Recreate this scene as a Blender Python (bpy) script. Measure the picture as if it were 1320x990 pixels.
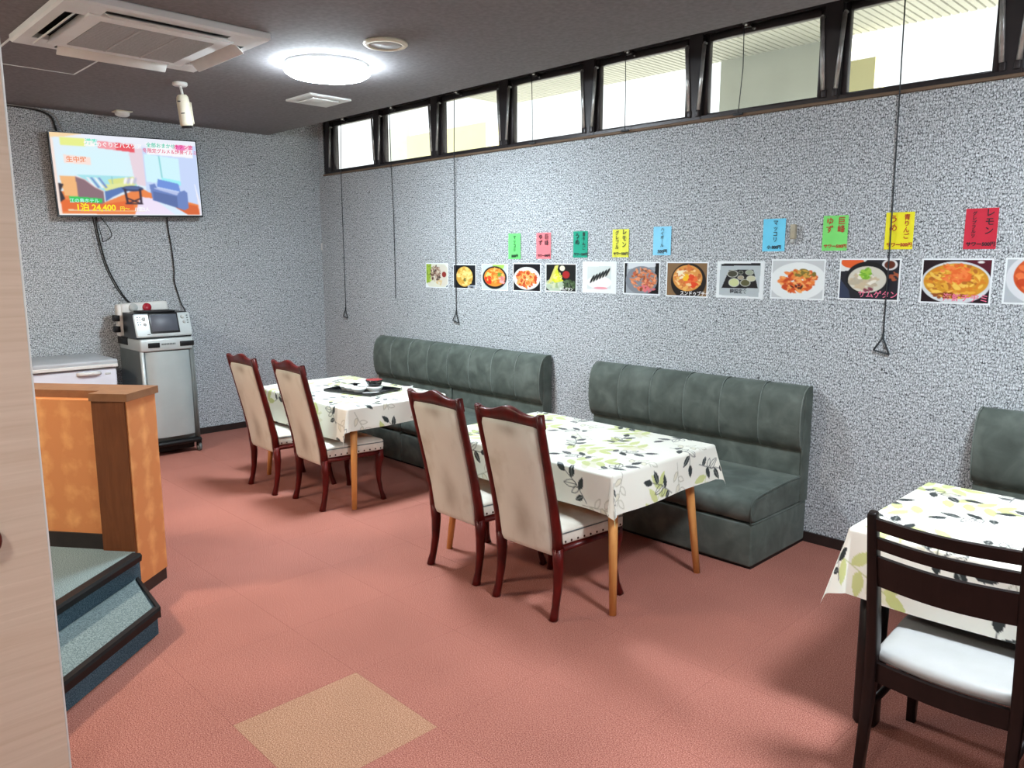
import bpy, bmesh, math, random
import numpy as np
from mathutils import Matrix, Vector
for o in list(bpy.data.objects): bpy.data.objects.remove(o)
random.seed(7)
C = bpy.context.scene.collection
SC = bpy.context.scene
PI = math.pi

def lin(c):
    c = np.asarray(c, float) / 255.0
    return np.where(c <= .04045, c / 12.92, ((c + .055) / 1.055) ** 2.4)
def L4(*c):
    return (*[float(v) for v in lin(c)], 1.0)

# ------------------------------------------------------------------ camera
CAM_POS = (7.0008, -4.1765, 1.5922)
YAW, PITCH, ROLL, FPX = math.radians(135.5929), math.radians(-9.1235), math.radians(0.0284), 998.92
def cam_axes():
    f = Vector((math.cos(PITCH)*math.cos(YAW), math.cos(PITCH)*math.sin(YAW), math.sin(PITCH)))
    r = Vector((math.sin(YAW), -math.cos(YAW), 0)); u = r.cross(f)
    c, s = math.cos(ROLL), math.sin(ROLL)
    return c*r + s*u, -s*r + c*u, f
cr, cu, cf = cam_axes()
cd = bpy.data.cameras.new('camera'); cam = bpy.data.objects.new('camera', cd); C.objects.link(cam)
cd.sensor_fit = 'HORIZONTAL'; cd.sensor_width = 36; cd.lens = FPX / 1320 * 36; cd.clip_start = .05
M = Matrix.Identity(4)
for i in range(3):
    M[i][0] = cr[i]; M[i][1] = cu[i]; M[i][2] = -cf[i]; M[i][3] = CAM_POS[i]
cam.matrix_world = M
SC.camera = cam

# ------------------------------------------------------------------ world, exposure, sun
EXPO = 1.3
LAMP_COOL, LAMP_MAIN, LAMP_BACK, LAMP_STAGE = 66.0, 69.0, 28.0, 62.0     # emission of the ceiling lamps
w = bpy.data.worlds.new('sky'); SC.world = w; w.use_nodes = True
bg = w.node_tree.nodes['Background']; bg.inputs[0].default_value = (.93, .97, 1.0, 1); bg.inputs[1].default_value = .72
SC.view_settings.view_transform = 'Standard'; SC.view_settings.look = 'None'
SC.view_settings.exposure = EXPO; SC.view_settings.gamma = 1; SC.view_settings.use_curve_mapping = False
sl = bpy.data.lights.new('sun', 'SUN'); sl.energy = 5.5; sl.angle = math.radians(1); sl.color = (1, .96, .88)
sun = bpy.data.objects.new('sun', sl); C.objects.link(sun); sun.rotation_euler = (math.radians(-8), math.radians(40), 0); sun.location = (3, 8, 9)

# ------------------------------------------------------------------ materials
class NT:
    def __init__(s, name):
        s.m = bpy.data.materials.new(name); s.m.use_nodes = True; s.t = s.m.node_tree
        s.b = s.t.nodes['Principled BSDF']; s.out = s.t.nodes['Material Output']
    def n(s, kind, **kw):
        x = s.t.nodes.new('ShaderNode' + kind)
        for k, v in kw.items():
            if k.startswith('i_'):
                k = k[2:]; k = int(k) if k.isdigit() else k.replace('_', ' ')
                if hasattr(v, 'is_output'): s.t.links.new(v, x.inputs[k])
                else: x.inputs[k].default_value = v
            else: setattr(x, k, v)
        return x
    def l(s, a, b): s.t.links.new(a, b)
    def ramp(s, fac, stops):
        r = s.n('ValToRGB', i_0=fac); e = r.color_ramp.elements
        while len(e) < len(stops): e.new(.5)
        for q, (p, c) in zip(e, stops): q.position = p; q.color = c
        return r.outputs[0]
    def math(s, op, a, b=None, c=None, clamp=False):
        x = s.n('Math', operation=op, use_clamp=clamp)
        for i, v in enumerate((a, b, c)):
            if v is None: continue
            if hasattr(v, 'is_output'): s.l(v, x.inputs[i])
            else: x.inputs[i].default_value = v
        return x.outputs[0]
    def mix(s, fac, a, b, bt='MIX'):
        x = s.n('Mix', data_type='RGBA', blend_type=bt)
        for i, v in zip((0, 6, 7), (fac, a, b)):
            if hasattr(v, 'is_output'): s.l(v, x.inputs[i])
            else: x.inputs[i].default_value = v
        return x.outputs[2]
    def bump(s, h, strength=.3, dist=.01):
        x = s.n('Bump', i_Strength=strength, i_Distance=dist, i_Height=h); s.l(x.outputs[0], s.b.inputs['Normal'])
    def obj(s): return s.n('TexCoord').outputs['Object']

def pm(name, c1, c2=None, scale=20, rough=.5, bump=0, metal=0, stretch=None, detail=4, spec=.5, sheen=0, coat=0):
    """noise between two colours: the plain procedural material"""
    k = NT(name); c2 = c2 or tuple(v*.9 for v in c1)
    co = k.obj()
    if stretch: co = k.n('Mapping', i_Vector=co, i_Scale=stretch).outputs[0]
    no = k.n('TexNoise', i_Vector=co, i_Scale=scale, i_Detail=detail).outputs[0]
    col = k.ramp(no, [(.3, L4(*c1)), (.7, L4(*c2))])
    k.l(col, k.b.inputs['Base Color']); k.b.inputs['Roughness'].default_value = rough; k.b.inputs['Metallic'].default_value = metal
    k.b.inputs['Specular IOR Level'].default_value = spec
    if sheen: k.b.inputs['Sheen Weight'].default_value = sheen; k.b.inputs['Sheen Roughness'].default_value = .4
    if coat: k.b.inputs['Coat Weight'].default_value = coat
    if bump: k.bump(no, bump)
    return k.m

def emat(name, c, strength):
    k = NT(name); e = k.n('Emission', i_Color=L4(*c), i_Strength=strength); k.l(e.outputs[0], k.out.inputs[0]); return k.m

def vcol_mat(name, rough=.5, emit=0, spec=.3):
    k = NT(name); a = k.n('Attribute', attribute_name='Col')
    if emit:
        e = k.n('Emission', i_Color=a.outputs[0], i_Strength=emit); k.l(e.outputs[0], k.out.inputs[0])
    else:
        no = k.n('TexNoise', i_Vector=k.obj(), i_Scale=60.0)
        c = k.mix(.05, a.outputs[0], no.outputs[1], 'OVERLAY')
        k.l(c, k.b.inputs['Base Color']); k.b.inputs['Roughness'].default_value = rough; k.b.inputs['Specular IOR Level'].default_value = spec
    return k.m

def wallpaper(name, ax):
    k = NT(name); sep = k.n('SeparateXYZ', i_0=k.obj())
    v = k.n('CombineXYZ', i_0=sep.outputs[ax], i_1=sep.outputs[2]).outputs[0]
    dis = k.n('TexNoise', i_Vector=v, i_Scale=60.0, i_Detail=1.0)
    vv = k.n('VectorMath', operation='MULTIPLY_ADD', i_0=dis.outputs[1], i_1=(.008, .008, 0), i_2=v).outputs[0]
    vv = k.n('Mapping', i_Vector=vv, i_Scale=(1.15, .85, 1)).outputs[0]
    f = []
    for ft in ('F1', 'F2'):
        f.append(k.n('TexVoronoi', voronoi_dimensions='2D', distance='CHEBYCHEV', feature=ft, i_Vector=vv, i_Scale=72.0, i_Randomness=.85).outputs['Distance'])
    edge = k.math('SUBTRACT', f[1], f[0])
    line = k.n('MapRange', i_0=edge, i_1=.02, i_2=.24, i_3=1.0, i_4=.0).outputs[0]
    msk = k.n('TexNoise', i_Vector=v, i_Scale=70.0, i_Detail=1.0).outputs[0]
    msk = k.n('MapRange', i_0=msk, i_1=.36, i_2=.54).outputs[0]
    dark = k.math('MULTIPLY', line, msk)
    fine = k.n('TexNoise', i_Vector=k.n('Mapping', i_Vector=v, i_Scale=(1.5, .7, 1)).outputs[0], i_Scale=125.0, i_Detail=2.0).outputs[0]
    base = k.ramp(fine, [(.34, L4(128, 135, 140)), (.62, L4(228, 234, 238))])
    big = k.n('TexNoise', i_Vector=v, i_Scale=1.3).outputs[0]
    base = k.mix(k.n('MapRange', i_0=big, i_1=.3, i_2=.7, i_3=0., i_4=.10).outputs[0], base, L4(120, 122, 125))
    col = k.mix(k.math('MULTIPLY', dark, .93), base, L4(30, 31, 36))
    k.l(col, k.b.inputs['Base Color']); k.b.inputs['Roughness'].default_value = .85; k.b.inputs['Specular IOR Level'].default_value = .2
    k.bump(k.math('SUBTRACT', fine, dark), .35, .004)
    return k.m

def carpet(name, c1, c2, c3, rnd=.018):
    k = NT(name); geo = k.n('NewGeometry').outputs['Position']
    fine = k.n('TexNoise', i_Vector=geo, i_Scale=250.0, i_Detail=2.0).outputs[0]
    col = k.ramp(fine, [(.32, L4(*c1)), (.5, L4(*c2)), (.68, L4(*c3))])
    big = k.n('TexNoise', i_Vector=geo, i_Scale=1.7, i_Detail=5.0).outputs[0]
    hsv = k.n('HueSaturation', i_Color=col)
    k.l(k.n('MapRange', i_0=big, i_1=.3, i_2=.7, i_3=.9, i_4=1.08).outputs[0], hsv.inputs['Value'])
    oi = k.n('ObjectInfo').outputs['Random']
    h2 = k.n('HueSaturation', i_Color=hsv.outputs[0])
    k.l(k.n('MapRange', i_0=oi, i_3=1-rnd, i_4=1+rnd).outputs[0], h2.inputs['Value'])
    k.l(h2.outputs[0], k.b.inputs['Base Color']); k.b.inputs['Roughness'].default_value = .95; k.b.inputs['Specular IOR Level'].default_value = .1
    k.bump(fine, .12, .002); return k.m

def wood(name, c1, c2, scale=(2, 40, 40), rough=.4, coat=0):
    k = NT(name); co = k.n('Mapping', i_Vector=k.obj(), i_Scale=scale).outputs[0]
    no = k.n('TexNoise', i_Vector=co, i_Scale=1.6, i_Detail=6.0, i_Distortion=.6).outputs[0]
    col = k.ramp(no, [(.3, L4(*c1)), (.7, L4(*c2))])
    k.l(col, k.b.inputs['Base Color']); k.b.inputs['Roughness'].default_value = rough; k.b.inputs['Coat Weight'].default_value = coat; k.b.inputs['Specular IOR Level'].default_value = .3
    k.bump(no, .08); return k.m

def velvet(name):
    k = NT(name); geo = k.n('NewGeometry').outputs['Position']
    n1 = k.n('TexNoise', i_Vector=geo, i_Scale=9.0, i_Detail=6.0, i_Distortion=.5).outputs[0]
    n2 = k.n('TexNoise', i_Vector=geo, i_Scale=500.0).outputs[0]
    col = k.ramp(n1, [(.28, L4(72, 79, 74)), (.5, L4(86, 94, 88)), (.75, L4(106, 114, 108))])
    k.l(col, k.b.inputs['Base Color']); k.b.inputs['Roughness'].default_value = .75; k.b.inputs['Specular IOR Level'].default_value = .2
    k.b.inputs['Sheen Weight'].default_value = .25; k.b.inputs['Sheen Roughness'].default_value = .4; k.b.inputs['Sheen Tint'].default_value = L4(190, 205, 198)
    k.bump(n2, .12, .002); return k.m

def laminate(name):          # orange printed laminate with soft diamonds
    k = NT(name); co = k.obj()
    vo = k.n('TexVoronoi', distance='MANHATTAN', i_Vector=k.n('Mapping', i_Vector=co, i_Scale=(11, 11, 8)).outputs[0], i_Scale=1.0, i_Randomness=.15).outputs['Distance']
    no = k.n('TexNoise', i_Vector=co, i_Scale=26.0, i_Detail=5.0).outputs[0]
    f = k.math('MULTIPLY_ADD', no, .8, k.math('MULTIPLY', vo, .55))
    col = k.ramp(f, [(.35, L4(242, 174, 110)), (.85, L4(220, 142, 84))])
    k.l(col, k.b.inputs['Base Color']); k.b.inputs['Roughness'].default_value = .5; return k.m

def stained_fabric(name):
    k = NT(name); co = k.obj()
    n1 = k.n('TexNoise', i_Vector=k.n('Mapping', i_Vector=co, i_Scale=(5, 5, 3)).outputs[0], i_Scale=1.0, i_Detail=5.0).outputs[0]
    n2 = k.n('TexNoise', i_Vector=co, i_Scale=300.0).outputs[0]
    col = k.ramp(n1, [(.3, L4(226, 228, 216)), (.55, L4(218, 219, 206)), (.72, L4(188, 184, 164))])
    # worn soiled patch in the lower middle and under the crest of the back
    sep = k.n('SeparateXYZ', i_0=co)
    dx = k.math('POWER', k.math('DIVIDE', sep.outputs[0], .055), 2.0); dz = k.math('POWER', k.math('DIVIDE', k.math('SUBTRACT', sep.outputs[2], .45), .10), 2.0)
    d2 = k.math('POWER', k.math('DIVIDE', k.math('SUBTRACT', sep.outputs[2], .865), .03), 2.0)
    e = k.math('ADD', k.math('EXPONENT', k.math('MULTIPLY', k.math('ADD', dx, dz), -1.0)), k.math('EXPONENT', k.math('MULTIPLY', k.math('ADD', dx, d2), -1.0)))
    fac = k.math('MULTIPLY', k.math('MULTIPLY', e, n1), 1.3, clamp=True)
    col = k.mix(fac, col, L4(120, 105, 80))
    k.l(col, k.b.inputs['Base Color']); k.b.inputs['Roughness'].default_value = .7; k.b.inputs['Specular IOR Level'].default_value = .25
    k.bump(n2, .08, .002); return k.m

def glass(name):
    k = NT(name); tr = k.n('BsdfTransparent', i_Color=(.96, .98, .97, 1)); gl = k.n('BsdfGlossy', i_Roughness=.02)
    no = k.n('TexNoise', i_Vector=k.obj(), i_Scale=3.0)
    mx = k.n('MixShader', i_0=k.n('MapRange', i_0=no.outputs[0], i_3=.04, i_4=.07).outputs[0], i_1=tr.outputs[0], i_2=gl.outputs[0]); k.l(mx.outputs[0], k.out.inputs[0]); return k.m

m_wall_r = wallpaper('grey woven wallpaper right', 0)
m_wall_b = wallpaper('grey woven wallpaper back', 1)
m_ceil = pm('taupe ceiling board', (134, 131, 133), (121, 118, 120), 40, .9, .12, spec=.1)
m_carpet = carpet('terracotta carpet', (124, 72, 63), (164, 105, 92), (202, 145, 130))
m_carpet_pale = carpet('faded beige carpet', (128, 90, 70), (172, 130, 104), (208, 166, 140), .0)
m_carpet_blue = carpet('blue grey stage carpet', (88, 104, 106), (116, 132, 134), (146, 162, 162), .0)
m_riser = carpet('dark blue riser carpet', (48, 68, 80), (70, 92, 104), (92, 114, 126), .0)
m_black = pm('black rubber', (14, 13, 14), (20, 19, 20), 30, .5, spec=.3)
m_skirt = pm('dark brown skirting vinyl', (34, 26, 25), (46, 36, 33), 12, .45)
m_frame = pm('dark bronze aluminium', (44, 40, 42), (54, 49, 50), 8, .4, metal=.3)
m_alu = pm('aluminium arm', (190, 190, 188), (160, 160, 158), 30, .35, metal=.7)
m_sill = wood('brown wood sill', (104, 86, 70), (124, 104, 86), (1, 30, 30), .7)
m_glass = glass('window glass')
m_white = pm('white plastic', (222, 222, 218), (212, 212, 208), 10, .45)
m_cream = pm('aged cream plastic', (222, 216, 196), (210, 203, 182), 10, .5)
m_offw = pm('ac off white', (228, 232, 232), (220, 224, 224), 6, .5)
m_acgrill = pm('ac grille grey', (188, 190, 190), (174, 176, 176), 120, .7)
m_lampon = emat('lamp diffuser main', (232, 246, 255), LAMP_COOL)
m_lampon2 = emat('lamp diffuser window side', (238, 247, 255), LAMP_MAIN)
m_lampback = emat('lamp diffuser behind', (246, 248, 244), LAMP_BACK)
m_lampst = emat('lamp diffuser stage', (255, 240, 220), LAMP_STAGE)
m_wood_pale = wood('pale partition veneer', (200, 176, 154), (212, 190, 170), (40, 1.2, 34), .6)
m_wood_leg = wood('honey beech leg', (206, 142, 78), (228, 168, 100), (30, 30, 3), .42)
m_mahog = wood('mahogany stain', (60, 8, 6), (96, 16, 12), (14, 14, 5), .36, 0)
m_dark = wood('dark walnut stain', (14, 9, 9), (24, 15, 14), (14, 14, 4), .4, 0)
m_brownpost = wood('brown post laminate', (108, 62, 34), (124, 74, 42), (30, 30, 4), .45)
m_capwood = wood('brown cap board', (134, 92, 62), (152, 108, 74), (8, 8, 8), .5)
m_orange = laminate('orange laminate')
m_velvet = velvet('grey green velvet')
m_seam = pm('pale piping', (120, 130, 124), (104, 114, 108), 40, .6)
m_uphol = stained_fabric('stained beige upholstery')
m_seatw = pm('cream vinyl seat', (226, 222, 210), (212, 206, 192), 18, .45, .03)
m_seatwhite = pm('white vinyl seat', (176, 178, 177), (170, 172, 170), 12, .45, .02)
m_cloth = vcol_mat('printed vinyl cloth', .42, spec=.4)
m_print = vcol_mat('photo print', .35)
m_nail = pm('dark brass nail', (60, 46, 36), (78, 62, 48), 40, .35, metal=.8)
m_silver = pm('silver grey paint', (168, 178, 178), (176, 186, 185), 6, .4, metal=.2)
m_silver2 = pm('bright silver paint', (196, 203, 203), (186, 194, 194), 6, .35, metal=.25)
m_greyside = pm('grey side panel', (96, 104, 104), (104, 112, 112), 6, .5)
m_screen_off = pm('grey screen glass', (74, 78, 88), (82, 86, 96), 4, .45)
m_tvblack = pm('television black', (14, 14, 16), (20, 20, 22), 20, .3)
m_freezer = pm('freezer enamel', (214, 216, 226), (206, 208, 218), 5, .35)
m_freezlid = pm('freezer lid grey', (168, 172, 176), (176, 180, 184), 5, .4)
m_red = pm('red plastic', (168, 24, 44), (156, 20, 40), 10, .4)
m_grey = pm('grey plastic', (186, 190, 188), (176, 180, 178), 10, .5)
m_lacq = pm('black lacquer', (22, 24, 26), (28, 30, 32), 10, .18)
m_lacred = pm('red lacquer', (170, 28, 26), (150, 20, 20), 10, .2)
m_china = pm('white china', (236, 240, 238), (230, 234, 232), 6, .2)
m_cable = pm('black cable', (18, 20, 22), (26, 28, 30), 60, .5)
m_cablegrey = pm('pale cable', (150, 146, 140), (136, 132, 126), 60, .5)
m_cord = pm('dark pull cord', (40, 46, 50), (52, 58, 62), 60, .6)
m_beige = pm('beige plastic', (176, 168, 146), (160, 152, 132), 30, .5)
m_extw = pm('pale render outside', (226, 228, 218), (214, 216, 206), 3, .9)
m_extcream = pm('cream panel outside', (248, 240, 190), (242, 234, 184), 3, .8)
m_soffit = pm('white metal soffit', (196, 196, 186), (188, 188, 178), 3, .7)
m_ground = pm('pale concrete', (214, 212, 204), (196, 194, 188), 3, .9)
m_ink = pm('black marker ink', (22, 24, 34), (30, 32, 42), 40, .6)
m_inkred = pm('red marker ink', (176, 50, 30), (190, 62, 40), 40, .6)
m_inkpink = pm('pink lettering', (232, 120, 150), (224, 110, 142), 40, .6)
m_inkwhite = pm('white lettering', (236, 236, 236), (228, 228, 228), 40, .6)
m_paper = pm('white photo paper', (232, 238, 240), (226, 232, 234), 8, .5)

# ------------------------------------------------------------------ mesh building
class MB:
    def __init__(s): s.v = []; s.f = []; s.sm = []
    def add(s, vs, fs, smooth=False):
        o = len(s.v); s.v += [tuple(map(float, p)) for p in vs]; s.f += [tuple(i + o for i in f) for f in fs]; s.sm += [smooth]*len(fs); return s
    def box(s, x0, x1, y0, y1, z0, z1, bev=0, seg=2, mat=None):
        bm = bmesh.new(); bmesh.ops.create_cube(bm, size=1)
        for v in bm.verts:
            v.co = ((x0+x1)/2 + v.co.x*(x1-x0), (y0+y1)/2 + v.co.y*(y1-y0), (z0+z1)/2 + v.co.z*(z1-z0))
        if bev: bmesh.ops.bevel(bm, geom=bm.edges[:], offset=bev, segments=seg, affect='EDGES', profile=.5)
        if mat is not None: bmesh.ops.transform(bm, matrix=mat, verts=bm.verts)
        bm.verts.index_update()
        s.add([v.co for v in bm.verts], [[v.index for v in f.verts] for f in bm.faces], bool(bev)); bm.free(); return s
    def loft(s, rings, cap=True, closed=True, smooth=True):
        n = len(rings[0]); vs = [p for r in rings for p in r]; fs = []
        for i in range(len(rings)-1):
            for j in range(n if closed else n-1):
                a = i*n + j; b = i*n + (j+1) % n
                fs.append((a, b, b+n, a+n))
        s.add(vs, fs, smooth)
        if cap:
            o = len(s.v) - len(vs)
            s.f.append(tuple(o + j for j in reversed(range(n)))); s.sm.append(False)
            s.f.append(tuple(o + (len(rings)-1)*n + j for j in range(n))); s.sm.append(False)
        return s
    def tube(s, path, rad, n=10, sq=0, up=None, cap=True):
        """rad: number, list, or list of (ru, rv); sq>0 squares the section"""
        P = [Vector(p) for p in path]; rings = []
        if not isinstance(rad, list): rad = [rad]*len(P)      # a tuple is one oval radius
        prev = None
        for i, p in enumerate(P):
            t = (P[min(i+1, len(P)-1)] - P[max(i-1, 0)]).normalized()
            if prev is None:
                a = Vector(up) if up else (Vector((1, 0, 0)) if abs(t.x) < .9 else Vector((0, 1, 0)))
            else: a = prev
            u = (a - t*a.dot(t)).normalized(); v = t.cross(u); prev = u
            r = rad[i]; ru, rv = r if isinstance(r, (tuple, list)) else (r, r)
            ring = []
            for j in range(n):
                th = 2*PI*(j+.5)/n; c, q = math.cos(th), math.sin(th)
                if sq:
                    k = max(abs(c), abs(q)); k = (1-sq) + sq/k
                else: k = 1
                ring.append(p + u*(ru*c*k) + v*(rv*q*k))
            rings.append(ring)
        return s.loft(rings, cap)
    def lathe(s, prof, n=24, c=(0, 0, 0), mat=None):
        rings = []
        for r, z in prof:
            ring = [Vector((r*math.cos(2*PI*j/n), r*math.sin(2*PI*j/n), z)) for j in range(n)]
            ring = [(mat @ p if mat is not None else p) + Vector(c) for p in ring]
            rings.append(ring)
        return s.loft(rings, True)
    def prism(s, poly, axis, a, b, smooth=False):
        """polygon in the two other axes extruded along axis from a to b"""
        def P(p, t):
            q = list(p); q.insert(axis, t); return q
        n = len(poly)
        return s.loft([[P(p, a) for p in poly], [P(p, b) for p in poly]], True, True, smooth)
    def build(s, name, mat, parent=None, fix=True, vcol=None):
        me = bpy.data.meshes.new(name); me.from_pydata(s.v, [], s.f)
        if fix:
            bm = bmesh.new(); bm.from_mesh(me); bmesh.ops.recalc_face_normals(bm, faces=bm.faces); bm.to_mesh(me); bm.free()
        me.polygons.foreach_set('use_smooth', s.sm[:len(me.polygons)] if len(s.sm) >= len(me.polygons) else [False]*len(me.polygons))
        me.materials.append(mat); me.update()
        o = bpy.data.objects.new(name, me); C.objects.link(o)
        if parent: o.parent = parent
        return o

def rbox(x0, x1, y0, y1, z0, z1, bev=0, seg=2, mat=None): return MB().box(x0, x1, y0, y1, z0, z1, bev, seg, mat)
def thing(name, label, cat, loc=(0, 0, 0), rz=0, group=None):
    o = bpy.data.objects.new(name, None); C.objects.link(o); o.location = loc; o.rotation_euler = (0, 0, rz)
    o.empty_display_size = .1
    return tag(o, label, cat, group)
def tag(o, label=None, cat=None, group=None, kind=None):
    if label: o['label'] = label
    if cat: o['category'] = cat
    if group: o['group'] = group
    if kind: o['kind'] = kind
    return o
def struct(o, label=None, cat=None): return tag(o, label, cat, kind='structure')
def sempty(name, label=None, cat=None, loc=(0, 0, 0)):
    o = bpy.data.objects.new(name, None); C.objects.link(o); o.location = loc; o.empty_display_size = .1
    return struct(o, label, cat)
def dup(root, loc=None, rz=None, label=None):
    r = root.copy(); C.objects.link(r)
    if loc is not None: r.location = loc
    if rz is not None: r.rotation_euler = (0, 0, rz)
    if label: r['label'] = label
    for ch in list(root.children):
        c = ch.copy(); C.objects.link(c); c.parent = r
        for g in list(ch.children):
            d = g.copy(); C.objects.link(d); d.parent = c
    return r
RW = Matrix.Rotation(PI/2, 4, 'X')                       # text plane facing -y
RT = Matrix((( 0, 0, 1, 0), (1, 0, 0, 0), (0, 1, 0, 0), (0, 0, 0, 1)))   # text plane facing +x
def text(body, size, loc, rot, mat, parent=None, name='lettering', align='CENTER', weight=0, line=1.0, sx=1.0):
    c = bpy.data.curves.new(name, 'FONT'); c.body = body; c.size = size; c.align_x = align; c.align_y = 'CENTER'
    c.space_line = line; c.offset = weight; c.extrude = 0; c.resolution_u = 3
    t = bpy.data.objects.new('tmp', c); C.objects.link(t)
    me = bpy.data.meshes.new_from_object(t.evaluated_get(bpy.context.evaluated_depsgraph_get()))
    bpy.data.objects.remove(t)
    me.transform(Matrix.Translation(loc) @ rot @ Matrix.Diagonal((sx, 1, 1, 1)))
    me.materials.clear(); me.materials.append(mat); me.name = name
    o = bpy.data.objects.new(name, me); C.objects.link(o)
    if parent: o.parent = parent
    return o

# ------------------------------------------------------------------ room shell
H, EDGE, XE, YE = 2.744, -.5285, 9.4, -6.9
SILL, HEAD = 2.417, 2.95
o = rbox(0, XE, YE, 0, -.12, -.004).build('floor', m_carpet); FLOOR = struct(o, 'terracotta carpet tile floor of the dining room', 'floor')
def vis(p):
    d = Vector(p) - Vector(CAM_POS); z = d.dot(cf)
    return z > .2 and -60 < 660 + FPX*d.dot(cr)/z < 1380 and -60 < 495 - FPX*d.dot(cu)/z < 1050
TX, TY, G = .0681, -.1445, .0001
def tile_mesh(wx, wy):
    b = .0004
    lo = [(G, G, -.004), (wx-G, G, -.004), (wx-G, wy-G, -.004), (G, wy-G, -.004)]
    mi = [(x, y, -.0012) for x, y, z in lo]
    hi = [(min(max(x, G+b), wx-G-b), min(max(y, G+b), wy-G-b), 0) for x, y, z in lo]
    return MB().loft([lo, mi, hi], True, True, False)
full = {}
for i in range(-1, 15):
    for j in range(-1, 10):
        x0, x1 = TX + .5*i, TX + .5*(i+1); y1, y0 = TY - .5*j, TY - .5*(j+1)
        x0 = max(x0, 0); y1 = min(y1, 0)
        if not any(vis((x, y, 0)) for x in (x0, (x0+x1)/2, x1) for y in (y0, (y0+y1)/2, y1)): continue
        key = (round(x1-x0, 3), round(y1-y0, 3)); pale = (i == 9 and j == 5)
        if pale: t = tile_mesh(*key).build('carpet_tile', m_carpet_pale, FLOOR); t['label'] = 'faded beige carpet tile'
        elif key in full: t = full[key].copy(); C.objects.link(t)
        else: t = full[key] = tile_mesh(*key).build('carpet_tile', m_carpet, FLOOR)
        t.location = (x0, y0, 0)

W_R = struct(rbox(-.15, XE, 0, .15, -.12, 2.401).build('wall_right', m_wall_r), 'long grey woven wallpaper wall under the window band', 'wall')
o = rbox(-.15, .115, 0, .15, 2.401, 3.2).build('wall_piece', m_wall_r, W_R)
o = rbox(.115, XE, .0, .15, 2.97, 3.2).build('lintel', m_frame, W_R)
W_B = struct(rbox(-.15, 0, YE, 0, -.12, 3.2).build('wall_back', m_wall_b), 'grey woven wallpaper wall behind the television', 'wall')
struct(rbox(0, XE, YE-.15, YE, -.12, 3.2).build('wall_left', m_wall_r), 'wall on the stage side of the room', 'wall')
struct(rbox(XE, XE+.15, YE-.15, .15, -.12, 3.2).build('wall_front', m_wall_b), 'wall behind the viewer', 'wall')
ce = MB().prism([(YE, H), (EDGE, H), (EDGE, 3.12), (.15, 3.12), (.15, 3.3), (YE, 3.3)], 0, 0, XE).build('ceiling', m_ceil)
struct(ce, 'dark taupe ceiling ending in an edge before the windows', 'ceiling')
struct(rbox(0, XE, -.012, 0, 0, .058).build('baseboard_right', m_skirt), 'dark skirting along the right wall', 'baseboard')
struct(rbox(0, .012, YE, -.012, 0, .058).build('baseboard_back', m_skirt), 'dark skirting along the television wall', 'baseboard')
struct(rbox(.1, XE, -.018, .02, 2.401, 2.417, .003).build('trim_1', m_sill), 'thin brown wood sill strip under the windows', 'trim')

# windows: eight in view
WX0, WP = .17, .825
LATCH = [.475, 1.247, 2.12, 2.97, 3.80, 4.625, 5.48, 6.30]
for k in range(8):
    a = .10 if k == 0 else WX0 + WP*k; b = WX0 + WP*(k+1)
    wn = sempty('window_%d' % (k+1), ['dark framed hinged window nearest the television wall corner', 'second hinged window from the back corner', 'third hinged window from the back corner',
        'fourth hinged window from the back corner', 'fifth hinged window from the back corner', 'sixth hinged window from the back corner showing ribbed soffit',
        'large near window at upper right showing ribbed soffit', 'window cut by the right edge of the photo'][k], 'window')
    ga, gb = WX0 + WP*k + .078, b - .078            # clear glass
    fr = MB(); bar = .045
    fr.box(a, a+bar if k else ga-.033, 0, .10, SILL, HEAD); fr.box(b-bar, b, 0, .10, SILL, HEAD)
    a2, b2 = (a+bar if k else ga-.033), b-bar
    fr.box(a2, b2, .004, .10, SILL, SILL+.022); fr.box(a2, b2, .004, .10, HEAD-.05, HEAD)
    fr.build('window_frame', m_frame, wn)
    sa = MB(); s0, s1, sz0, sz1 = a2+.004, b2-.004, SILL+.024, HEAD-.052
    for q in ((s0, ga, sz0, sz1), (gb, s1, sz0, sz1), (ga, gb, sz0, 2.452), (ga, gb, 2.858, sz1)):
        sa.box(q[0], q[1], .022, .062, q[2], q[3], .003, 1)
    so = sa.build('sash', m_frame, wn)
    pb = rbox(ga-.006, gb+.006, .040, .046, 2.446, 2.864).build('pane', m_glass, wn)
    for s, xx in ((1, ga-.030), (-1, gb+.030)):
        ar = MB(); ar.tube([(xx+.012*s, -.004, 2.845), (xx-.014*s, -.006, 2.475)], (.012, .005), 8, .8, up=(1, 0, 0))
        ao = ar.build('stay_arm', m_alu, wn)
        MB().box(xx-.02*s-.013, xx-.02*s+.013, -.008, .016, 2.437, 2.478, .004).build('arm_bracket', m_frame, ao)
        MB().tube([(xx+.012*s, -.004, 2.85), (xx+.012*s, .022, 2.85)], .008, 8).build('pivot', m_alu, ao)
    lx = LATCH[k]
    la = MB(); la.box(lx-.028, lx+.032, -.006, .024, 2.882, 2.904, .004); la.tube([(lx+.03, -.004, 2.884), (lx+.055, -.014, 2.862)], .007, 8)
    lo_ = la.build('latch', m_frame, wn)
    MB().tube([(lx, -.034, 2.897), (lx, -.004, 2.897)], .010, 10).build('latch_eye', m_alu, lo_)

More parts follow.
